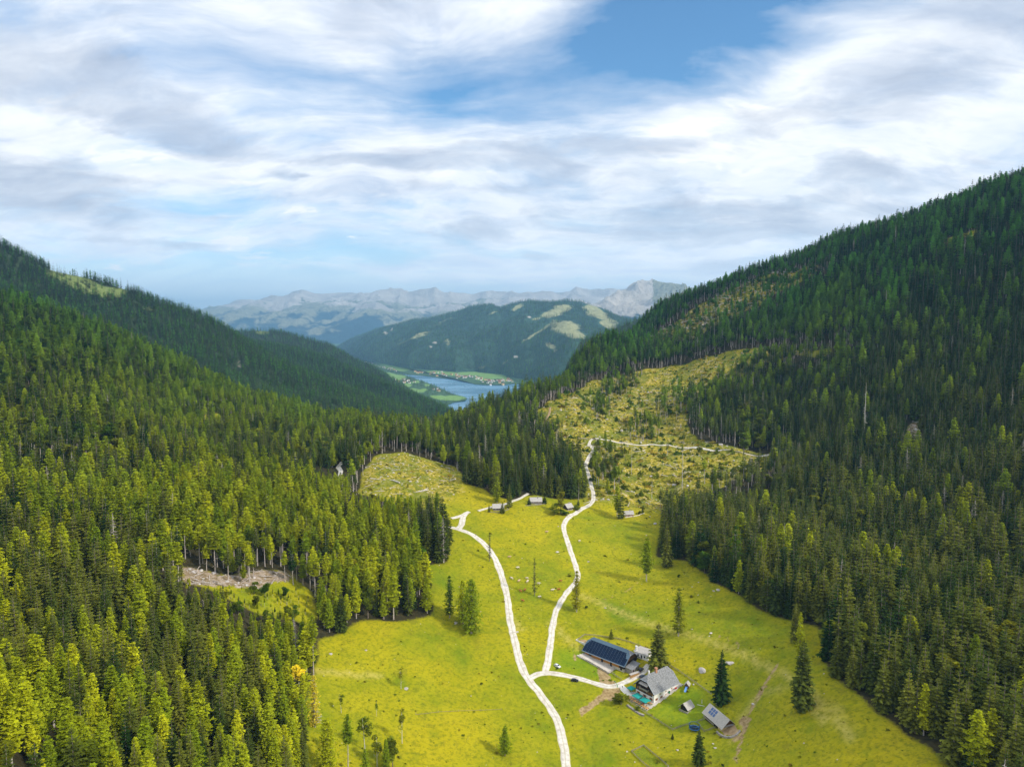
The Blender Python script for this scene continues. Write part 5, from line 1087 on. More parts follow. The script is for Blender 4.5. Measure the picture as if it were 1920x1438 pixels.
# white annex building with flat grey roof behind
a0 = bp_(BL*.90, BW+1.6); wa = empty('wash_house', (a0.x, a0.y, float(H(a0.x, a0.y))), byaw+R(3), 'small white house with low pale grey roof and white chimney between barn and big spruce', 'house')
b = MB(); b.box(0, 9, 0, 7.5, -3, 3.4); b.build('wall', M['white_wall'], wa); b = MB(); b.slab([(-.6, -.6, 3.6), (9.6, -.6, 3.6), (9.6, 3.75, 4.5), (-.6, 3.75, 4.5)], .15); b.slab([(-.6, 8.1, 3.6), (9.6, 8.1, 3.6), (9.6, 3.77, 4.5), (-.6, 3.77, 4.5)], .15); rr2 = b.build('roof', M['pale_shingle'], wa)
b = MB(); b.box(.2, 1.1, .3, 1.2, 2, 6.3); b.box(.05, 1.25, .15, 1.35, 6.3, 6.6); b.build('chimney', M['white_wall'], rr2)
for x in (2.4, 6.8): window(wa, x, 0, 1.2, .8, 1.0, '-y', M['dark_wood'])
b = MB(); b.box(4.2, 5.2, -.06, 0, .2, 2.3); b.build('door', M['dark_wood'], wa)
b = MB(); b.tube([tuple(bp_(3-i*0.02, BW+2.4+0)) for i in range(2)], .1, 4)
mp = G(1094, 1203); t = empty('manure_pit', (mp.x, mp.y, mp.z), byaw, 'walled dung heap at the left end of the barn', 'manure pit'); b = MB(); b.box(-4.5, 4, -2.3, -2.0, -1, .8); b.box(-4.5, -4.2, -2, 3, -1, .8); b.build('pit_wall', M['white_wall'], t); r_ = random.Random(9); b = MB(); vs = [(x, y, .9*math.exp(-(x*x+y*y)/6)+.1+r_.uniform(-.1, .1)) for y in np.linspace(-1.9, 2.4, 9) for x in np.linspace(-4, 4, 14)]; b.v = vs; b.f = [tuple(q) for q in grid_faces(14, 9).tolist()]; b.m = [0]*len(b.f); b.build('dung_heap', M['mud'], t)
# small hut (front gable open and dark)
def gable_hut(name, p, yaw_, L, W, h, zr_, wallm, roofm, label, cat, ov_=.9, thick=.14, post=False, gable=None):
    t = empty(name, p, yaw_, label, cat); b = MB(); b.box(0, L, 0, W, -2, h); wl = b.build('wall', wallm, t)
    b = MB(); b.poly([(0, 0, h), (0, W, h), (0, W/2, zr_-.15)]); b.poly([(L, 0, h), (L, W, h), (L, W/2, zr_-.15)]); b.build('gable', gable or wallm, t)
    kk = (zr_-h)/(W/2); b = MB()
    for s in (0, 1): ye = -ov_ if s == 0 else W+ov_; b.slab([(-ov_, ye, h-ov_*kk+.12), (L+ov_, ye, h-ov_*kk+.12), (L+ov_, W/2, zr_+.12+.003*s), (-ov_, W/2, zr_+.12+.003*s)], thick)
    rf_ = b.build('roof', roofm, t); return t, rf_, kk
p = G(1289, 1334); hut, hr, _ = gable_hut('garden_hut', (p.x, p.y, p.z), R(40), 4.6, 4.4, 2.0, 4.0, M['dark_wood'], M['pale_shingle'], 'small hut with pale steep roof and black open gable on the lawn', 'hut', 1.0)
b = MB(); b.box(-.06, 0, 1.5, 2.9, 0, 1.9); d = b.build('door', M['tyre'], hut); b = MB(); b.box(-.12, -.06, 2.6, 2.7, .9, 1.0); b.build('handle', M['alu'], d); b = MB(); b.box(-.08, 0, 1.9, 2.5, 2.4, 2.9); b.build('window', M['lamp'], hut)
b = MB(); b.box(-1.6, 5.4, -1.0, -.75, -1, .5); b.box(-1.6, -1.3, -.75, 4.4, -1, .5); b.build('stone_border', M['stonewall'], hut)
# shed with six solar panels
S1 = G(1354, 1371); S0 = G(1322, 1348); dv = (S1-S0).to_2d(); syaw = math.atan2(dv.y, dv.x); SLn = dv.length
p = (S0.x, S0.y, float(H(S1.x, S1.y))+.2); shed, sr, kk = gable_hut('solar_shed', p, syaw, SLn, 7.2, 2.7, 5.9, M['dark_wood'], M['pale_shingle'], 'long shed with pale roof carrying six blue solar panels', 'shed', 1.3, gable=M['brown_wood'])
b = MB(); b.box(SLn-3.4, SLn+.04, -.04, 7.24, -2, 1.5); b.build('plank_skirt', M['yellow_wall'], shed)
b = MB(); b.box(SLn+.04, SLn+.09, .4, 6.8, 1.7, 1.95); b.box(SLn, SLn+1.2, .2, 7.0, 2.62, 2.72); b.build('gable_shelf', M['pale_shingle'], shed)
b = MB(); b.box(-.2, SLn*.6, -1.0, -.85, 0, .8); b.build('side_rail', M['grey_wood'], shed)
for i in range(3):
    for j in range(2):
        b = MB(); L_ = math.hypot(1, kk); x0 = 2.0+i*1.75
        def q_(x, s): y = .2+s/L_; return (x, y, 2.7+y*kk+.12+.1)
        s0 = .1+j*1.95; b.slab([q_(x0, s0), q_(x0+1.35, s0), q_(x0+1.35, s0+1.7), q_(x0, s0+1.7)], .07); b.build('solar_panel', M['solar_blue'], sr)
sheet('shed_yard', [G(1350, 1362), G(1358, 1378), G(1376, 1378), G(1387, 1370), G(1372, 1355)], .1, M['mud'], step=.8)
def stone_wall(name, pts, h, w, label, m='stonewall'):
    c = spline(GP(pts), .9); b = MB(); r = random.Random(3); K_ = len(c); t = np.gradient(c, axis=0); t /= np.linalg.norm(t, axis=1)[:, None]+1e-9; nr = np.c_[-t[:, 1], t[:, 0]]
    vs = []
    for i in range(K_):
        z = float(H(c[i, 0], c[i, 1])); hh = h*r.uniform(.8, 1.15); ww = w*r.uniform(.8, 1.2)/2
        vs += [(c[i, 0]-nr[i, 0]*ww*1.2, c[i, 1]-nr[i, 1]*ww*1.2, z-.6), (c[i, 0]-nr[i, 0]*ww, c[i, 1]-nr[i, 1]*ww, z+hh), (c[i, 0]+nr[i, 0]*ww, c[i, 1]+nr[i, 1]*ww, z+hh*r.uniform(.9, 1.1)), (c[i, 0]+nr[i, 0]*ww*1.2, c[i, 1]+nr[i, 1]*ww*1.2, z-.6)]
    b.v = vs; b.f = [tuple(q) for q in grid_faces(4, K_).tolist()]; b.m = [0]*len(b.f); o = b.build(name, M[m]); props(o, label, 'wall'); return o
stone_wall('retaining_wall', [(1344, 1372), (1352, 1379), (1366, 1383), (1378, 1380), (1388, 1371)], .8, .8, 'curved dry stone wall below the solar panel shed')
stone_wall('rubble_wall', [(1176, 1322), (1188, 1331), (1200, 1339), (1208, 1342)], .7, 1.0, 'rough rubble bank below the terrace fence')
stone_wall('yard_wall', [(1082, 1230), (1112, 1245), (1142, 1263)], .8, .5, 'low pale yard wall in front of the barn', 'concrete')
stone_wall('culvert_wall', [(962, 1186), (972, 1185)], .7, .8, 'short pale culvert wall beside the main road', 'concrete')
# playhouse with slide
p = G(1291, 1292); ph, _, _ = gable_hut('playhouse', (p.x, p.y, p.z+1.4), R(62), 2.6, 2.2, 1.0, 2.2, M['brown_wood'], M['pale_shingle'], 'wooden play tower with pale roof and blue slide', 'playhouse', .5)
ph.children[0].data = None if False else ph.children[0].data
b = MB(); b.slab([(-.1, .6, .05), (-.1, 1.5, .05), (-4.2, 1.4, -1.25), (-4.2, .5, -1.25)], .1); b.slab([(-.1, .5, .3), (-.1, .6, .3), (-4.2, .5, -1.0), (-4.2, .4, -1.0)], .3); b.slab([(-.1, 1.5, .3), (-.1, 1.6, .3), (-4.2, 1.5, -1.0), (-4.2, 1.4, -1.0)], .3); b.build('slide', M['slide'], ph)
for x in (.15, 2.45):
    for y in (.15, 2.05): b = MB(); b.box(x-.08, x+.08, y-.08, y+.08, -3.0, -2.0); b.build('leg', M['grey_wood'], ph)
# trampoline
p = G(1302, 1367); t = empty('trampoline', (p.x, p.y, p.z), 0, 'round blue trampoline with dark safety net', 'trampoline'); n = 24; RT = 2.7
b = MB(); 
for i in range(n):
    a, c = 6.2832*i/n, 6.2832*(i+1)/n; b.slab([(RT*math.cos(a), RT*math.sin(a), .95), (RT*math.cos(c), RT*math.sin(c), .95), (.8*RT*math.cos(c), .8*RT*math.sin(c), .97), (.8*RT*math.cos(a), .8*RT*math.sin(a), .97)], .1)
b.build('edge_pad', M['blue'], t); b = MB(); b.poly([(RT*.8*math.cos(6.2832*i/n), RT*.8*math.sin(6.2832*i/n), .9) for i in range(n)]); b.build('jumping_mat', M['blackmat'], t)
b = MB(); b.tube([(RT*math.cos(6.2832*i/n), RT*math.sin(6.2832*i/n), 2.75) for i in range(n+1)], .09, 5); b.build('top_ring', M['blue'], t)
b = MB()
for i in range(n):
    a = 6.2832*i/n
    for k2 in range(3):
        a2 = a+6.2832*k2/n/3; b.tube([(RT*math.cos(a2), RT*math.sin(a2), 1.0), (RT*math.cos(a2), RT*math.sin(a2), 2.75)], .025, 3, 0, False)
for zz in (1.3, 1.6, 1.9, 2.2, 2.5): b.tube([(RT*math.cos(6.2832*i/n), RT*math.sin(6.2832*i/n), zz) for i in range(n+1)], .02, 3, 0, False)
b.build('safety_net', M['net'], t)
for i in range(8): a = 6.2832*i/8; b = MB(); b.tube([(RT*1.03*math.cos(a), RT*1.03*math.sin(a), 0), (RT*1.03*math.cos(a), RT*1.03*math.sin(a), 2.8)], .05, 5); b.build('post', M['blue'], t)
# seesaw, sandbox
p = G(1314, 1324); t = empty('seesaw', tuple(p), R(-25), 'weathered wooden seesaw on the lawn behind the shed', 'seesaw'); b = MB(); b.box(-2.0, 2.0, -.15, .15, .6, .7); b.build('plank', M['white_wall'], t); b = MB(); b.box(-.15, .15, -.2, .2, 0, .6); b.build('pivot', M['grey_wood'], t)
for s in (-1.7, 1.7): b = MB(); b.box(s-.04, s+.04, -.2, .2, .7, 1.1); b.build('handle', M['grey_wood'], t)
p = G(1316, 1318); t = empty('wooden_post', tuple(p), 0, 'thick pale post standing beside the seesaw', 'post'); b = MB(); b.tube([(0, 0, -.3), (0, 0, 2.2)], [.2, .17], 8); b.build('shaft', M['white_wall'], t); b = MB(); b.tube([(0, 0, 2.2), (0, 0, 2.35)], [.26, .1], 8); b.build('cap', M['grey_wood'], t)
p = G(1343, 1322); t = empty('wooden_pole', tuple(p), 0, 'pale pole under the big spruce behind the shed', 'pole'); b = MB(); b.tube([(0, 0, -.3), (0, .1, 4.0)], [.14, .1], 6); b.build('shaft', M['white_wall'], t)
# fences
def fence(pts, label, h=1.15, gap=2.6, m='grey_wood', rails=3, name='wooden_fence'):
    c = GP(pts); o0 = Vector(c[0]); t = empty(name, o0, 0, label, 'fence'); pos = []
    for i in range(len(c)-1):
        a, b_ = Vector(c[i][:2]), Vector(c[i+1][:2]); n = max(1, round((b_-a).length/gap)); pos += [a+(b_-a)*k/n for k in range(n)]
    pos.append(Vector(c[-1][:2])); step = max(1, math.ceil(len(pos)/95))
    P3 = [Vector((q.x, q.y, float(H(q.x, q.y))))-o0 for q in pos]; b = MB()
    pm = MB(); pm.box(-.07, .07, -.07, .07, -.4, h+.1); pmesh = pm.mesh('fence_post', M[m])
    for q in P3: link('post', pmesh, t, q, random.uniform(0, 1))
    for i in range(len(P3)-1):
        for k in range(rails):
            z = h*(.35+.6*k/max(1, rails-1)); b.slab([P3[i]+Vector((0, 0, z+.08)), P3[i+1]+Vector((0, 0, z+.08)), P3[i+1]+Vector((.02, .05, z-.08)), P3[i]+Vector((.02, .05, z-.08))], .06)
    b.build('rail', M[m], t); return t
fence([(1176, 1314), (1192, 1325), (1212, 1338), (1234, 1352), (1261, 1369), (1276, 1363), (1292, 1358)], 'grey wooden fence along the lower edge of the terrace and lawn')
fence([(1312, 1362), (1320, 1372), (1341, 1365)], 'grey fence corner between trampoline and shed')
fence([(1307, 1354), (1325, 1347)], 'short grey fence from the trampoline to the shed roof')
fence([(1253, 1247), (1272, 1258), (1292, 1272), (1314, 1288), (1334, 1302)], 'grey wooden fence on the slope above the farmhouse and playhouse')
fence([(1084, 1200), (1096, 1191), (1115, 1192), (1136, 1195), (1160, 1199), (1182, 1205), (1200, 1212), (1216, 1222)], 'curving grey fence behind the barn')
fence([(1184, 1409), (1207, 1398), (1230, 1417), (1254, 1438), (1238, 1449), (1212, 1436), (1184, 1409)], 'grey fence round the small garden plot at the bottom', .9)
fence([(1147, 1262), (1156, 1269), (1165, 1275)], 'short grey fence between barn and drive')
fence([(1086, 1232), (1112, 1247), (1141, 1264), (1153, 1256)], 'low pale rail along the barnyard wall', 1.3, rails=2)
fence([(780, 1340), (822, 1335), (860, 1333), (940, 1330)], 'thin wire fence with sparse posts across the lower meadow', .9, 14, rails=1)
sheet('garden_plot', [G(1186, 1410), G(1207, 1400), G(1252, 1438), G(1238, 1447)], .06, mat('garden bed plants', (.30, .32, .01), .95, .1, .6, 1.2, .4, col2=(.12, .18, .01)), step=.8)
# drive gate / banner
p = G(1155, 1283); t = empty('barrier_gate', tuple(p), R(100), 'green barrier gate across the drive', 'gate'); b = MB(); b.tube([(-2.6, 0, .9), (2.6, 0, 1.0)], .12, 6); b.build('barrier_bar', M['green'], t)
for x in (-2.6, 2.6): b = MB(); b.box(x-.12, x+.12, -.12, .12, -.2, 1.2); b.build('post', M['green'], t)
# cabins
def cabin(px, py, yaw_, L, W, h, zr_, wm_, label, base=None):
    p = G(px, py); t, rf_, k_ = gable_hut('log_cabin', (p.x, p.y, p.z+.1), yaw_, L, W, h, zr_, M[wm_], M['pale_shingle'], label, 'cabin', .8)
    window(t, L*.25, 0, 1.0, .8, .8, '-y', M['white_wall']); window(t, L*.75, 0, 1.0, .8, .8, '-y', M['white_wall'])
    b = MB(); b.box(L*.45, L*.45+1, -.06, 0, 0, 1.95); d = b.build('door', M['brown_wood'], t); b = MB(); b.box(L*.45+.8, L*.45+.9, -.12, -.06, .9, 1.0); b.build('handle', M['alu'], d)
    b = MB(); b.box(-.1, L+.1, -.12, W+.1, -2, .35); b.build('stone_base', M['stonewall'], t)
    b = MB(); b.box(L*.65, L*.65+.7, W/2-.35, W/2+.35, zr_-.6, zr_+1.0); b.build('chimney', M['stonewall'], rf_); return t
cabin(925, 957, R(4), 8.6, 6, 2.3, 4.9, 'dark_wood', 'dark log cabin with pale roof, leftmost of the four')
cabin(995, 944, R(2), 9.5, 6, 2.1, 4.7, 'brown_wood', 'brown cabin half hidden by shrubs, second from the left')
cabin(1064, 957, R(38), 6.2, 5.5, 2.6, 5.2, 'dark_wood', 'dark cabin with pale steep roof beside the farm road')
cabin(1171, 969, R(8), 8.0, 5.5, 2.4, 4.6, 'brick', 'cabin with reddish wall and pale roof, alone right of the farm road')
fence([(918, 961), (935, 962), (955, 955)], 'low fence round the leftmost cabin', .8); fence([(985, 949), (1005, 948), (1024, 945)], 'low fence in front of the middle cabin', .8)
fence([(1173, 971), (1192, 968), (1208, 963)], 'pale rail in front of the rightmost cabin', .8, m='white_wall')
# cars
def car(p, yaw_, paint, label, L=4.5, W=1.8, Hh=1.5, van=0.):
    t = empty('parked_car', p, yaw_, label, 'car'); r = .32
    prof = [(-L/2, .35), (-L/2+.05, .80), (-L/2+.25, .95), (-L*.40+.1*(1-van), Hh*.96 if van else 1.35), (-L*.18, Hh), (L*.08, Hh-.02), (L*.24, .98), (L*.45, .82), (L/2, .60), (L/2-.02, .3)]
    b = MB(); n = len(prof); rows = []
    for yy, ins in ((-W/2, .0), (-W/2+.1, 1), (W/2-.1, 1), (W/2, .0)):
        rows.append([(x*(1 if ins else .985), yy*(1 if z < 1.0 else .86), z if ins else z-.05) for x, z in prof])
    bs = len(b.v); b.v = [q for rw in rows for q in rw]
    for i in range(3):
        for j in range(n-1): b.f.append((i*n+j, i*n+j+1, (i+1)*n+j+1, (i+1)*n+j)); b.m.append(0)
    b.f.append(tuple(range(n-1, -1, -1))); b.f.append(tuple(range(3*n, 4*n))); b.m += [0, 0]; b.build('body', M[paint], t)
    b = MB(); zz0, zz1 = .98, Hh-.12
    for s in (-1, 1):
        y = s*(W/2*.86+.05); b.poly([(-L*.36, y*1.06, zz0), (L*.20, y*1.06, zz0), (L*.07, y, zz1), (-L*.30, y, zz1)])
    b.build('side_window', M['glass'], t); b = MB(); b.poly([(L*.245, -W*.40, 1.0), (L*.245, W*.40, 1.0), (L*.10, W*.36, Hh-.03), (L*.10, -W*.36, Hh-.03)]); b.build('windscreen', M['glass'], t)
    for x in (-L*.31, L*.31):
        for s in (-1, 1):
            b = MB(); b.tube([(x, s*(W/2-.16), r), (x, s*(W/2+.03), r)], r, 12); w = b.build('wheel', M['tyre'], t); b = MB(); b.tube([(x, s*(W/2+.03), r), (x, s*(W/2+.045), r)], r*.6, 10); b.build('rim', M['alu'], w)
    for s in (-1, 1):
        b = MB(); b.box(L/2-.1, L/2+.02, s*W*.34-.17, s*W*.34+.17, .55, .70); b.build('headlight', M['lamp'], t); b = MB(); b.box(-L/2-.02, -L/2+.1, s*W*.38-.12, s*W*.38+.12, .7, .9); b.build('taillight', M['taillamp'], t)
    return t
def lift(p, d=.33): return Vector((p.x, p.y, p.z+d))
car(lift(G(1077.5, 1277), .1), R(-10), 'blackpaint', 'black estate car pulled off on the grass beside the drive')
car(lift(G(1045, 1250), .1), R(-48), 'whitepaint', 'white car parked beside the fork of the farm road')
car(lift(G(1202, 1257), .1), R(52), 'blackpaint', 'tall black car parked by the firewood stack', 4.7, 1.9, 1.75, 1)
car(lift(G(1205, 1270), .2), R(32), 'bluepaint', 'dark blue car behind the farmhouse gable')
# people
def skinned(o, radii):
    o.modifiers.new('skin', 'SKIN'); sv = o.data.skin_vertices[0].data
    for i, r in enumerate(radii): sv[i].radius = r
    sv[0].use_root = True; sb = o.modifiers.new('sub', 'SUBSURF'); sb.levels = 1; sb.render_levels = 1
def person(p, rz, shirt, label, sitting=False):
    vs = [(0, 0, .95), (0, 0, 1.2), (0, 0, 1.42), (0, .01, 1.52), (0, .02, 1.66), (-.10, 0, .90), (-.11, .05, .50), (-.11, -.02, .09), (-.11, .12, .04), (.10, 0, .90), (.12, -.10, .52), (.12, -.18, .12), (.12, -.06, .06), (-.20, 0, 1.40), (-.26, -.04, 1.12), (-.27, .06, .88), (.20, 0, 1.40), (.27, .06, 1.13), (.27, .16, .90)]
    es = [(0, 1), (1, 2), (2, 3), (3, 4), (0, 5), (5, 6), (6, 7), (7, 8), (0, 9), (9, 10), (10, 11), (11, 12), (2, 13), (13, 14), (14, 15), (2, 16), (16, 17), (17, 18)]
    rad = [.13, .13, .14, .055, .10, .09, .06, .045, .035, .09, .06, .045, .035, .06, .045, .035, .06, .045, .035]
    def skin(name, vi_, mul, m, parent):
        mp_ = {v: i for i, v in enumerate(vi_)}; me = bpy.data.meshes.new(name); me.from_pydata([vs[v] for v in vi_], [(mp_[a], mp_[c]) for a, c in es if a in mp_ and c in mp_], [])
        me.materials.append(M[m]); o = link(name, me, parent); skinned(o, [(rad[v]*mul, rad[v]*mul*.85) for v in vi_]); return o
    t = empty('person', p, rz, label, 'person'); skin('body', list(range(19)), 1.0, 'skin', t)
    skin('jacket', [0, 1, 2, 13, 14, 16, 17], 1.18, shirt, t); skin('trousers', [0, 5, 6, 7, 9, 10, 11], 1.2, 'trousers', t)
    b = MB(); 
    for j in range(4):
        for i in range(8): b.v.append((.115*math.cos(i*.785)*math.cos(j*.5), .02-.02+.12*math.sin(i*.785)*math.cos(j*.5), 1.68+.1*math.sin(j*.5)))
    for j in range(3):
        for i in range(8): b.f.append((j*8+i, j*8+(i+1) % 8, (j+1)*8+(i+1) % 8, (j+1)*8+i)); b.m.append(0)
    b.build('hair', M['hair'], t); return t
person(lift(G(892, 1005), .25), R(200), 'jacket', 'person in dark clothes walking on the main road')
person(lift(G(1167, 1291), .25), R(120), 'jacket', 'person in a dark jacket at the start of the terrace path')
person(lift(G(1162, 1294), .2), R(40), 'redshirt', 'person in a red top near the garden tree')
person(on_ground(hp(-5.0, .8))+Vector((0, 0, .17)), R(60), 'redshirt', 'person in a red top among the beer tables')
# cows
def cow_mesh():
    vs = [(0, 0, 1.12), (.55, 0, 1.15), (1.0, 0, 1.30), (1.30, 0, 1.38), (1.62, 0, 1.18), (-.6, 0, 1.16), (-.95, 0, 1.22), (.5, .24, .95), (.52, .25, .5), (.5, .25, .04), (.5, -.24, .95), (.48, -.25, .5), (.52, -.25, .04), (-.78, .24, .95), (-.9, .25, .52), (-.8, .25, .04), (-.78, -.24, .95), (-.88, -.25, .52), (-.82, -.25, .04), (-1.08, 0, .95), (-1.1, 0, .5)]
    es = [(0, 1), (1, 2), (2, 3), (3, 4), (0, 5), (5, 6), (1, 7), (7, 8), (8, 9), (1, 10), (10, 11), (11, 12), (5, 13), (13, 14), (14, 15), (5, 16), (16, 17), (17, 18), (6, 19), (19, 20)]
    rad = [.40, .36, .20, .16, .09, .36, .22, .14, .07, .05, .14, .07, .05, .17, .08, .05, .17, .08, .05, .04, .03]
    me = bpy.data.meshes.new('cow'); me.from_pydata(vs, es, []); return me, rad
cowm, cowr = cow_mesh()
def cowmat(n, a, c, lo): m = mat(n, a, .85, .15, scale=1.3, col2=c); return m
cowmats = [mat('cow hide brown and white', (.62, .25, .08), .85, .15, .1, 1.6, col2=(.80, .70, .60)), mat('cow hide pale', (.82, .76, .70), .85, .15, .1, 1.2, col2=(.70, .52, .40)), mat('cow hide red brown', (.48, .16, .05), .85, .15, .2, 1.2)]
cows = [(1025, 999, 0, 'brown and white cow high in the pasture between the roads'), (1086.5, 1016, 1, 'small reddish calf right of the upper farm road'), (955, 1046, 0, 'brown cow just right of the main road, highest of the herd'), (971, 1066, 1, 'white cow below the brown one near the main road'),
        (959.5, 1086, 1, 'pale cow closest to the main road'), (973, 1091, 0, 'light brown cow lying behind the pale one'), (988, 1086, 1, 'white cow with head up in the middle of the herd'), (989, 1092, 1, 'white cow standing right behind another white cow'), (1010, 1096, 1, 'pale brown cow right of the thin larch'),
        (976, 1110, 2, 'red brown cow grazing below the herd'), (984, 1108, 2, 'red brown cow beside another on the right'), (1036, 1108, 1, 'white faced cow right of the thin larch'), (1048, 1107, 2, 'red brown cow nearest the farm road'), (1012, 1121, 1, 'white cow at the foot of the thin larch'), (980, 1128, 2, 'brown cow lowest of the herd'), (1051, 1091, 2, 'brown cow left of the farm road bend')]
for x, y, c, lb in cows:
    me = cowm.copy(); me.materials.append(cowmats[c]); o = link('cow', me, None, G(x, y), random.uniform(-1, 1)+(math.pi if random.random() < .5 else 0)); skinned(o, [(r, r) for r in cowr]); o.scale = (1.15,)*3; props(o, lb, 'cow', 'cows grazing between the two roads')
# rocks and debris
def rock_mesh(seed, m='rock', n=2):
    r = random.Random(seed); import bmesh
    bm = bmesh.new(); bmesh.ops.create_icosphere(bm, subdivisions=n, radius=1)
    ax = [Vector((r.uniform(-1, 1), r.uniform(-1, 1), r.uniform(-1, 1))).normalized() for _ in range(7)]; ds = [r.uniform(.55, .9) for _ in ax]
    for v in bm.verts:
        for a, d in zip(ax, ds):
            q = v.co.dot(a)
            if q > d: v.co -= a*(q-d)
        v.co *= 1+r.uniform(-.05, .05); v.co.z *= .65
    me = bpy.data.meshes.new('boulder'); bm.to_mesh(me); bm.free(); me.materials.append(M[m]); return me
RM = [rock_mesh(i) for i in range(4)]
for x, y, w, lb in ((1316, 1257, 3.0, 'big half sunken grey boulder on the slope above the farmhouse'), (1369, 1243, 2.8, 'big grey boulder just right of the spruce behind the shed'), (1363, 1093, 2.0, 'pinkish boulder at the forest edge by the pale larch'), (1347, 1106, 1.8, 'flat grey boulder below the forest edge'), (1412, 1320, 1.0, 'small orange tinted boulder in the right meadow'),
                    (1338, 1108, 1.1, 'small stone left of the flat boulder'), (855, 1168, 1.8, 'brown boulder left of the broad branching larch'), (762, 1291, 1.6, 'pinkish stone at the foot of the slender birch'), (1341, 1402, .9, 'white stone below the shed, larger of two'), (1337, 1394, .6, 'white stone below the shed, smaller of two'), (1270, 1406, .8, 'white stone above the garden plot'),
                    (620, 1226, 1.2, 'pale grey boulder near the left forest corner'), (686, 1219, .9, 'white stone in the upper left meadow'), (1045, 1035, 1.6, 'grey stone heap between the roads'), (1103, 1053, 1.2, 'flat grey stones right of the farm road'), (1228, 982, 2.2, 'grey rock right of the rightmost cabin'), (1333, 1187, 1.2, 'pale stone beside the grassy track'), (1280, 1283, .7, 'white stone by the upper garden fence'), (1300, 1283, .8, 'pink white stone above the playhouse fence')):
    p = G(x, y); e = link('boulder', RM[int(x) % 4], None, (p.x, p.y, p.z+.1), random.uniform(0, 6)); e.scale = (w, w*.8, w*.7); props(e, lb, 'boulder')
# outcrops on the right slope
for i, (x, y, w, lb) in enumerate(((1705, 822, 3.5, 'pale scree outcrop among the trees of the right slope'), (1873, 752, 4.5, 'steep pale crag near the right picture edge'), (1408, 756, 3, 'reddish outcrop in the middle of the slope'), (1765, 690, 3.5, 'grey crag between spruces high on the right slope'), (1728, 778, 2.5, 'small pale rock band above the scree'))):
    p = G(x, y); o = link('rock_outcrop', rock_mesh(40+i, 'rock', 4), None, p, random.uniform(0, 6)); o.scale = (w, w*.7, w*1.0); props(o, lb, 'rock outcrop')
def debris(name, poly, n, size, kinds, label, seed, off=.1, exc=None):
    r = np.random.default_rng(seed); a = np.array([q[:2] for q in poly]); x0, y0 = a.min(0); x1, y1 = a.max(0); X = r.uniform(x0, x1, n); Y = r.uniform(y0, y1, n); k = inpoly(X, Y, poly)
    nz_ = fbm(X/22, Y/22, 2, seed); k &= nz_+r.uniform(-.5, .5, n) > -.1
    for c, w in ROADLINES: k &= dpoly(X, Y, c[::8], False) > w*.5+.5
    X, Y = X[k], Y[k]; m = len(X); s = size*np.exp(r.normal(0, .5, m)); colx = [rr_ for rr_ in kinds]
    gn_scatter(name, list(range(len(kinds))), X, Y, H(X, Y), r.normal(0, .12, m), r.normal(0, .12, m), r.uniform(0, 6.3, m), s, np.ones(m), r.integers(0, len(kinds), m), label, {i: kk2 for i, kk2 in enumerate(kinds)}, off)
def log_mesh(i, m):
    r = random.Random(i); b = MB(); L = r.uniform(3, 6)
    b.tube([(-L, 0, .2), (0, r.uniform(-.2, .2), .3), (L, 0, .15)], [.26, .2, .07], 5)
    for k in range(6): x = r.uniform(-L*.5, L); b.tube([(x, 0, .25), (x+r.uniform(-.4, .8), r.uniform(-1.2, 1.2), .25+r.uniform(0, .9))], [.06, .02], 3)
    return b.mesh('log', M[m])
def tuft_mesh(i, m, hh=1.0, n=26):
    r = random.Random(i); T = []; C = []
    for k in range(n):
        a = r.uniform(0, 6.3); d = r.uniform(0, 1.1); x, y = d*math.cos(a), d*math.sin(a); h_ = hh*r.uniform(.4, 1)*(1.2-d*.6); s = .35
        T.append(((x-s, y, 0), (x+s*.6, y+s*.6, 0), (x*1.3, y*1.3, h_))); C.append(r.uniform(.2, .8)); T.append(((x, y-s, h_*.4), (x+s, y+s, h_*.5), (x-s*.5, y+.2, h_))); C.append(r.uniform(.2, .9))
    v, f, t = tri_arrays(T, C); me = mesh_np('tuft', v, f, [m]); attr(me, 'tint', t); return me
M['tuft'] = foliage('rough grass', (.13, .17, .012), (.34, .28, .02), transl=.2); M['ochre'] = foliage('ochre undergrowth', (.30, .24, .03), (.55, .40, .05), transl=.2)
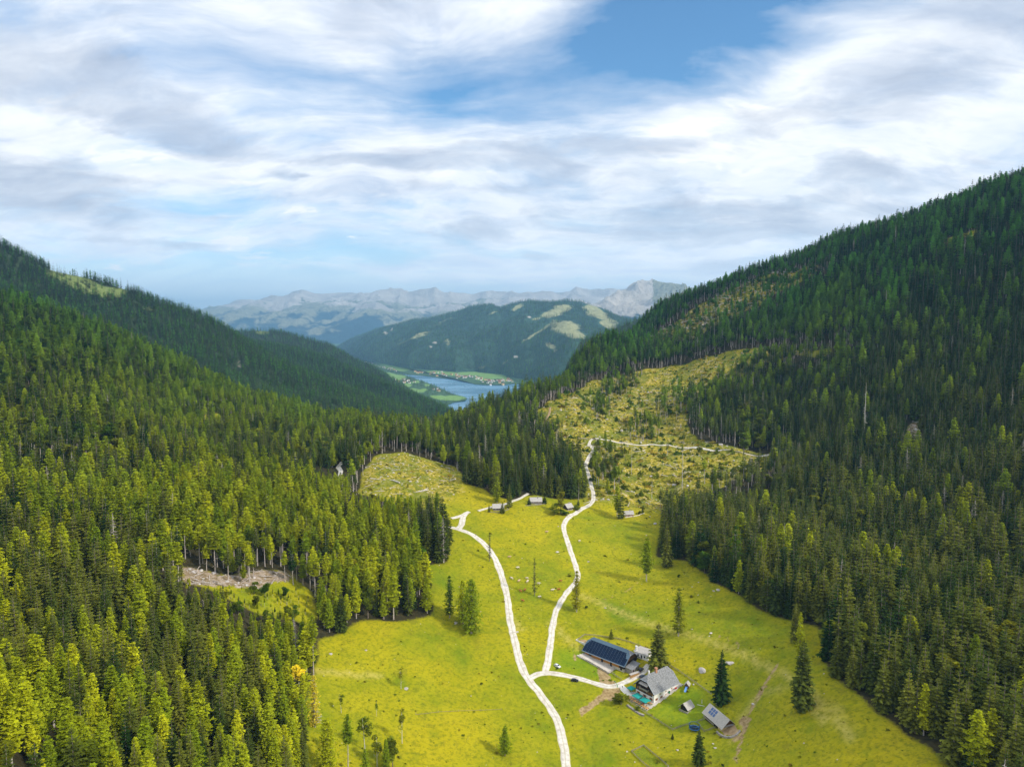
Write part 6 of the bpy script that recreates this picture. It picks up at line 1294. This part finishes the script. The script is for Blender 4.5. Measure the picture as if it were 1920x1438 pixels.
debris('felling_debris', CUT, 6200, .60, [log_mesh(1, 'deadwood'), log_mesh(2, 'deadwood'), log_mesh(3, 'larchbark'), RM[0], RM[1], RM[2]], 'grey branches, logs and stones left on the felled slope', 3)
debris('slope_undergrowth', CUT, 7500, 1.15, [tuft_mesh(1, M['leaf'], 1.4), tuft_mesh(2, M['tuft'], 1.1), tuft_mesh(3, M['ochre'], 1.0), tuft_mesh(4, M['leaf'], 2.0)], 'low undergrowth on the felled slope', 4)
debris('scree', SCREE1, 260, .8, [RM[0], RM[1], log_mesh(9, 'deadwood')], 'pale scree and broken branches on the right slope', 16)
debris('clearing_debris', CUT2, 1500, .5, [log_mesh(4, 'deadwood'), RM[0], tuft_mesh(5, M['tuft'], .9), tuft_mesh(6, M['ochre'], .8)], 'branches and stones on the small felled knoll', 5)
debris('brushwood', BARE, 800, .55, [log_mesh(5, 'deadwood'), log_mesh(6, 'larchbark'), RM[2]], 'brushwood on the bare clearing in the left forest', 6)
debris('ridge_undergrowth', UP1, 3500, 1.4, [tuft_mesh(7, M['leaf'], 1.4), tuft_mesh(8, M['ochre'], 1.0), log_mesh(7, 'deadwood')], 'undergrowth on the open strip below the right skyline', 7)
debris('meadow_stones', MEADOW, 900, .22, [RM[0], RM[3]], 'small white stones strewn over the meadow', 8, .02)
debris('meadow_tussocks', MEADOW, 4500, .36, [tuft_mesh(9, M['tuft'], .8), tuft_mesh(10, M['leaf'], .9)], 'grass tussocks and weeds in the meadow', 9, .02)
# ------------------------------------------------------------------ air
def build_haze(dens=5.4e-5):
    b = MB(); b.box(-32000, 32000, -3000, 34000, -760, 1150); hm = bpy.data.materials.new('mountain air'); hm.use_nodes = True; nt = hm.node_tree; nt.nodes.clear(); g = N(nt)
    out = g.n('ShaderNodeOutputMaterial'); pv = g.n('ShaderNodeVolumePrincipled'); pv.inputs['Color'].default_value = (.33, .66, 1.0, 1); pv.inputs['Density'].default_value = dens; pv.inputs['Anisotropy'].default_value = .1
    g.l(pv.outputs[0], out.inputs['Volume']); o = b.build('haze', hm); props(o, 'thin blue mountain haze filling the valley air', kind='stuff')
build_haze()
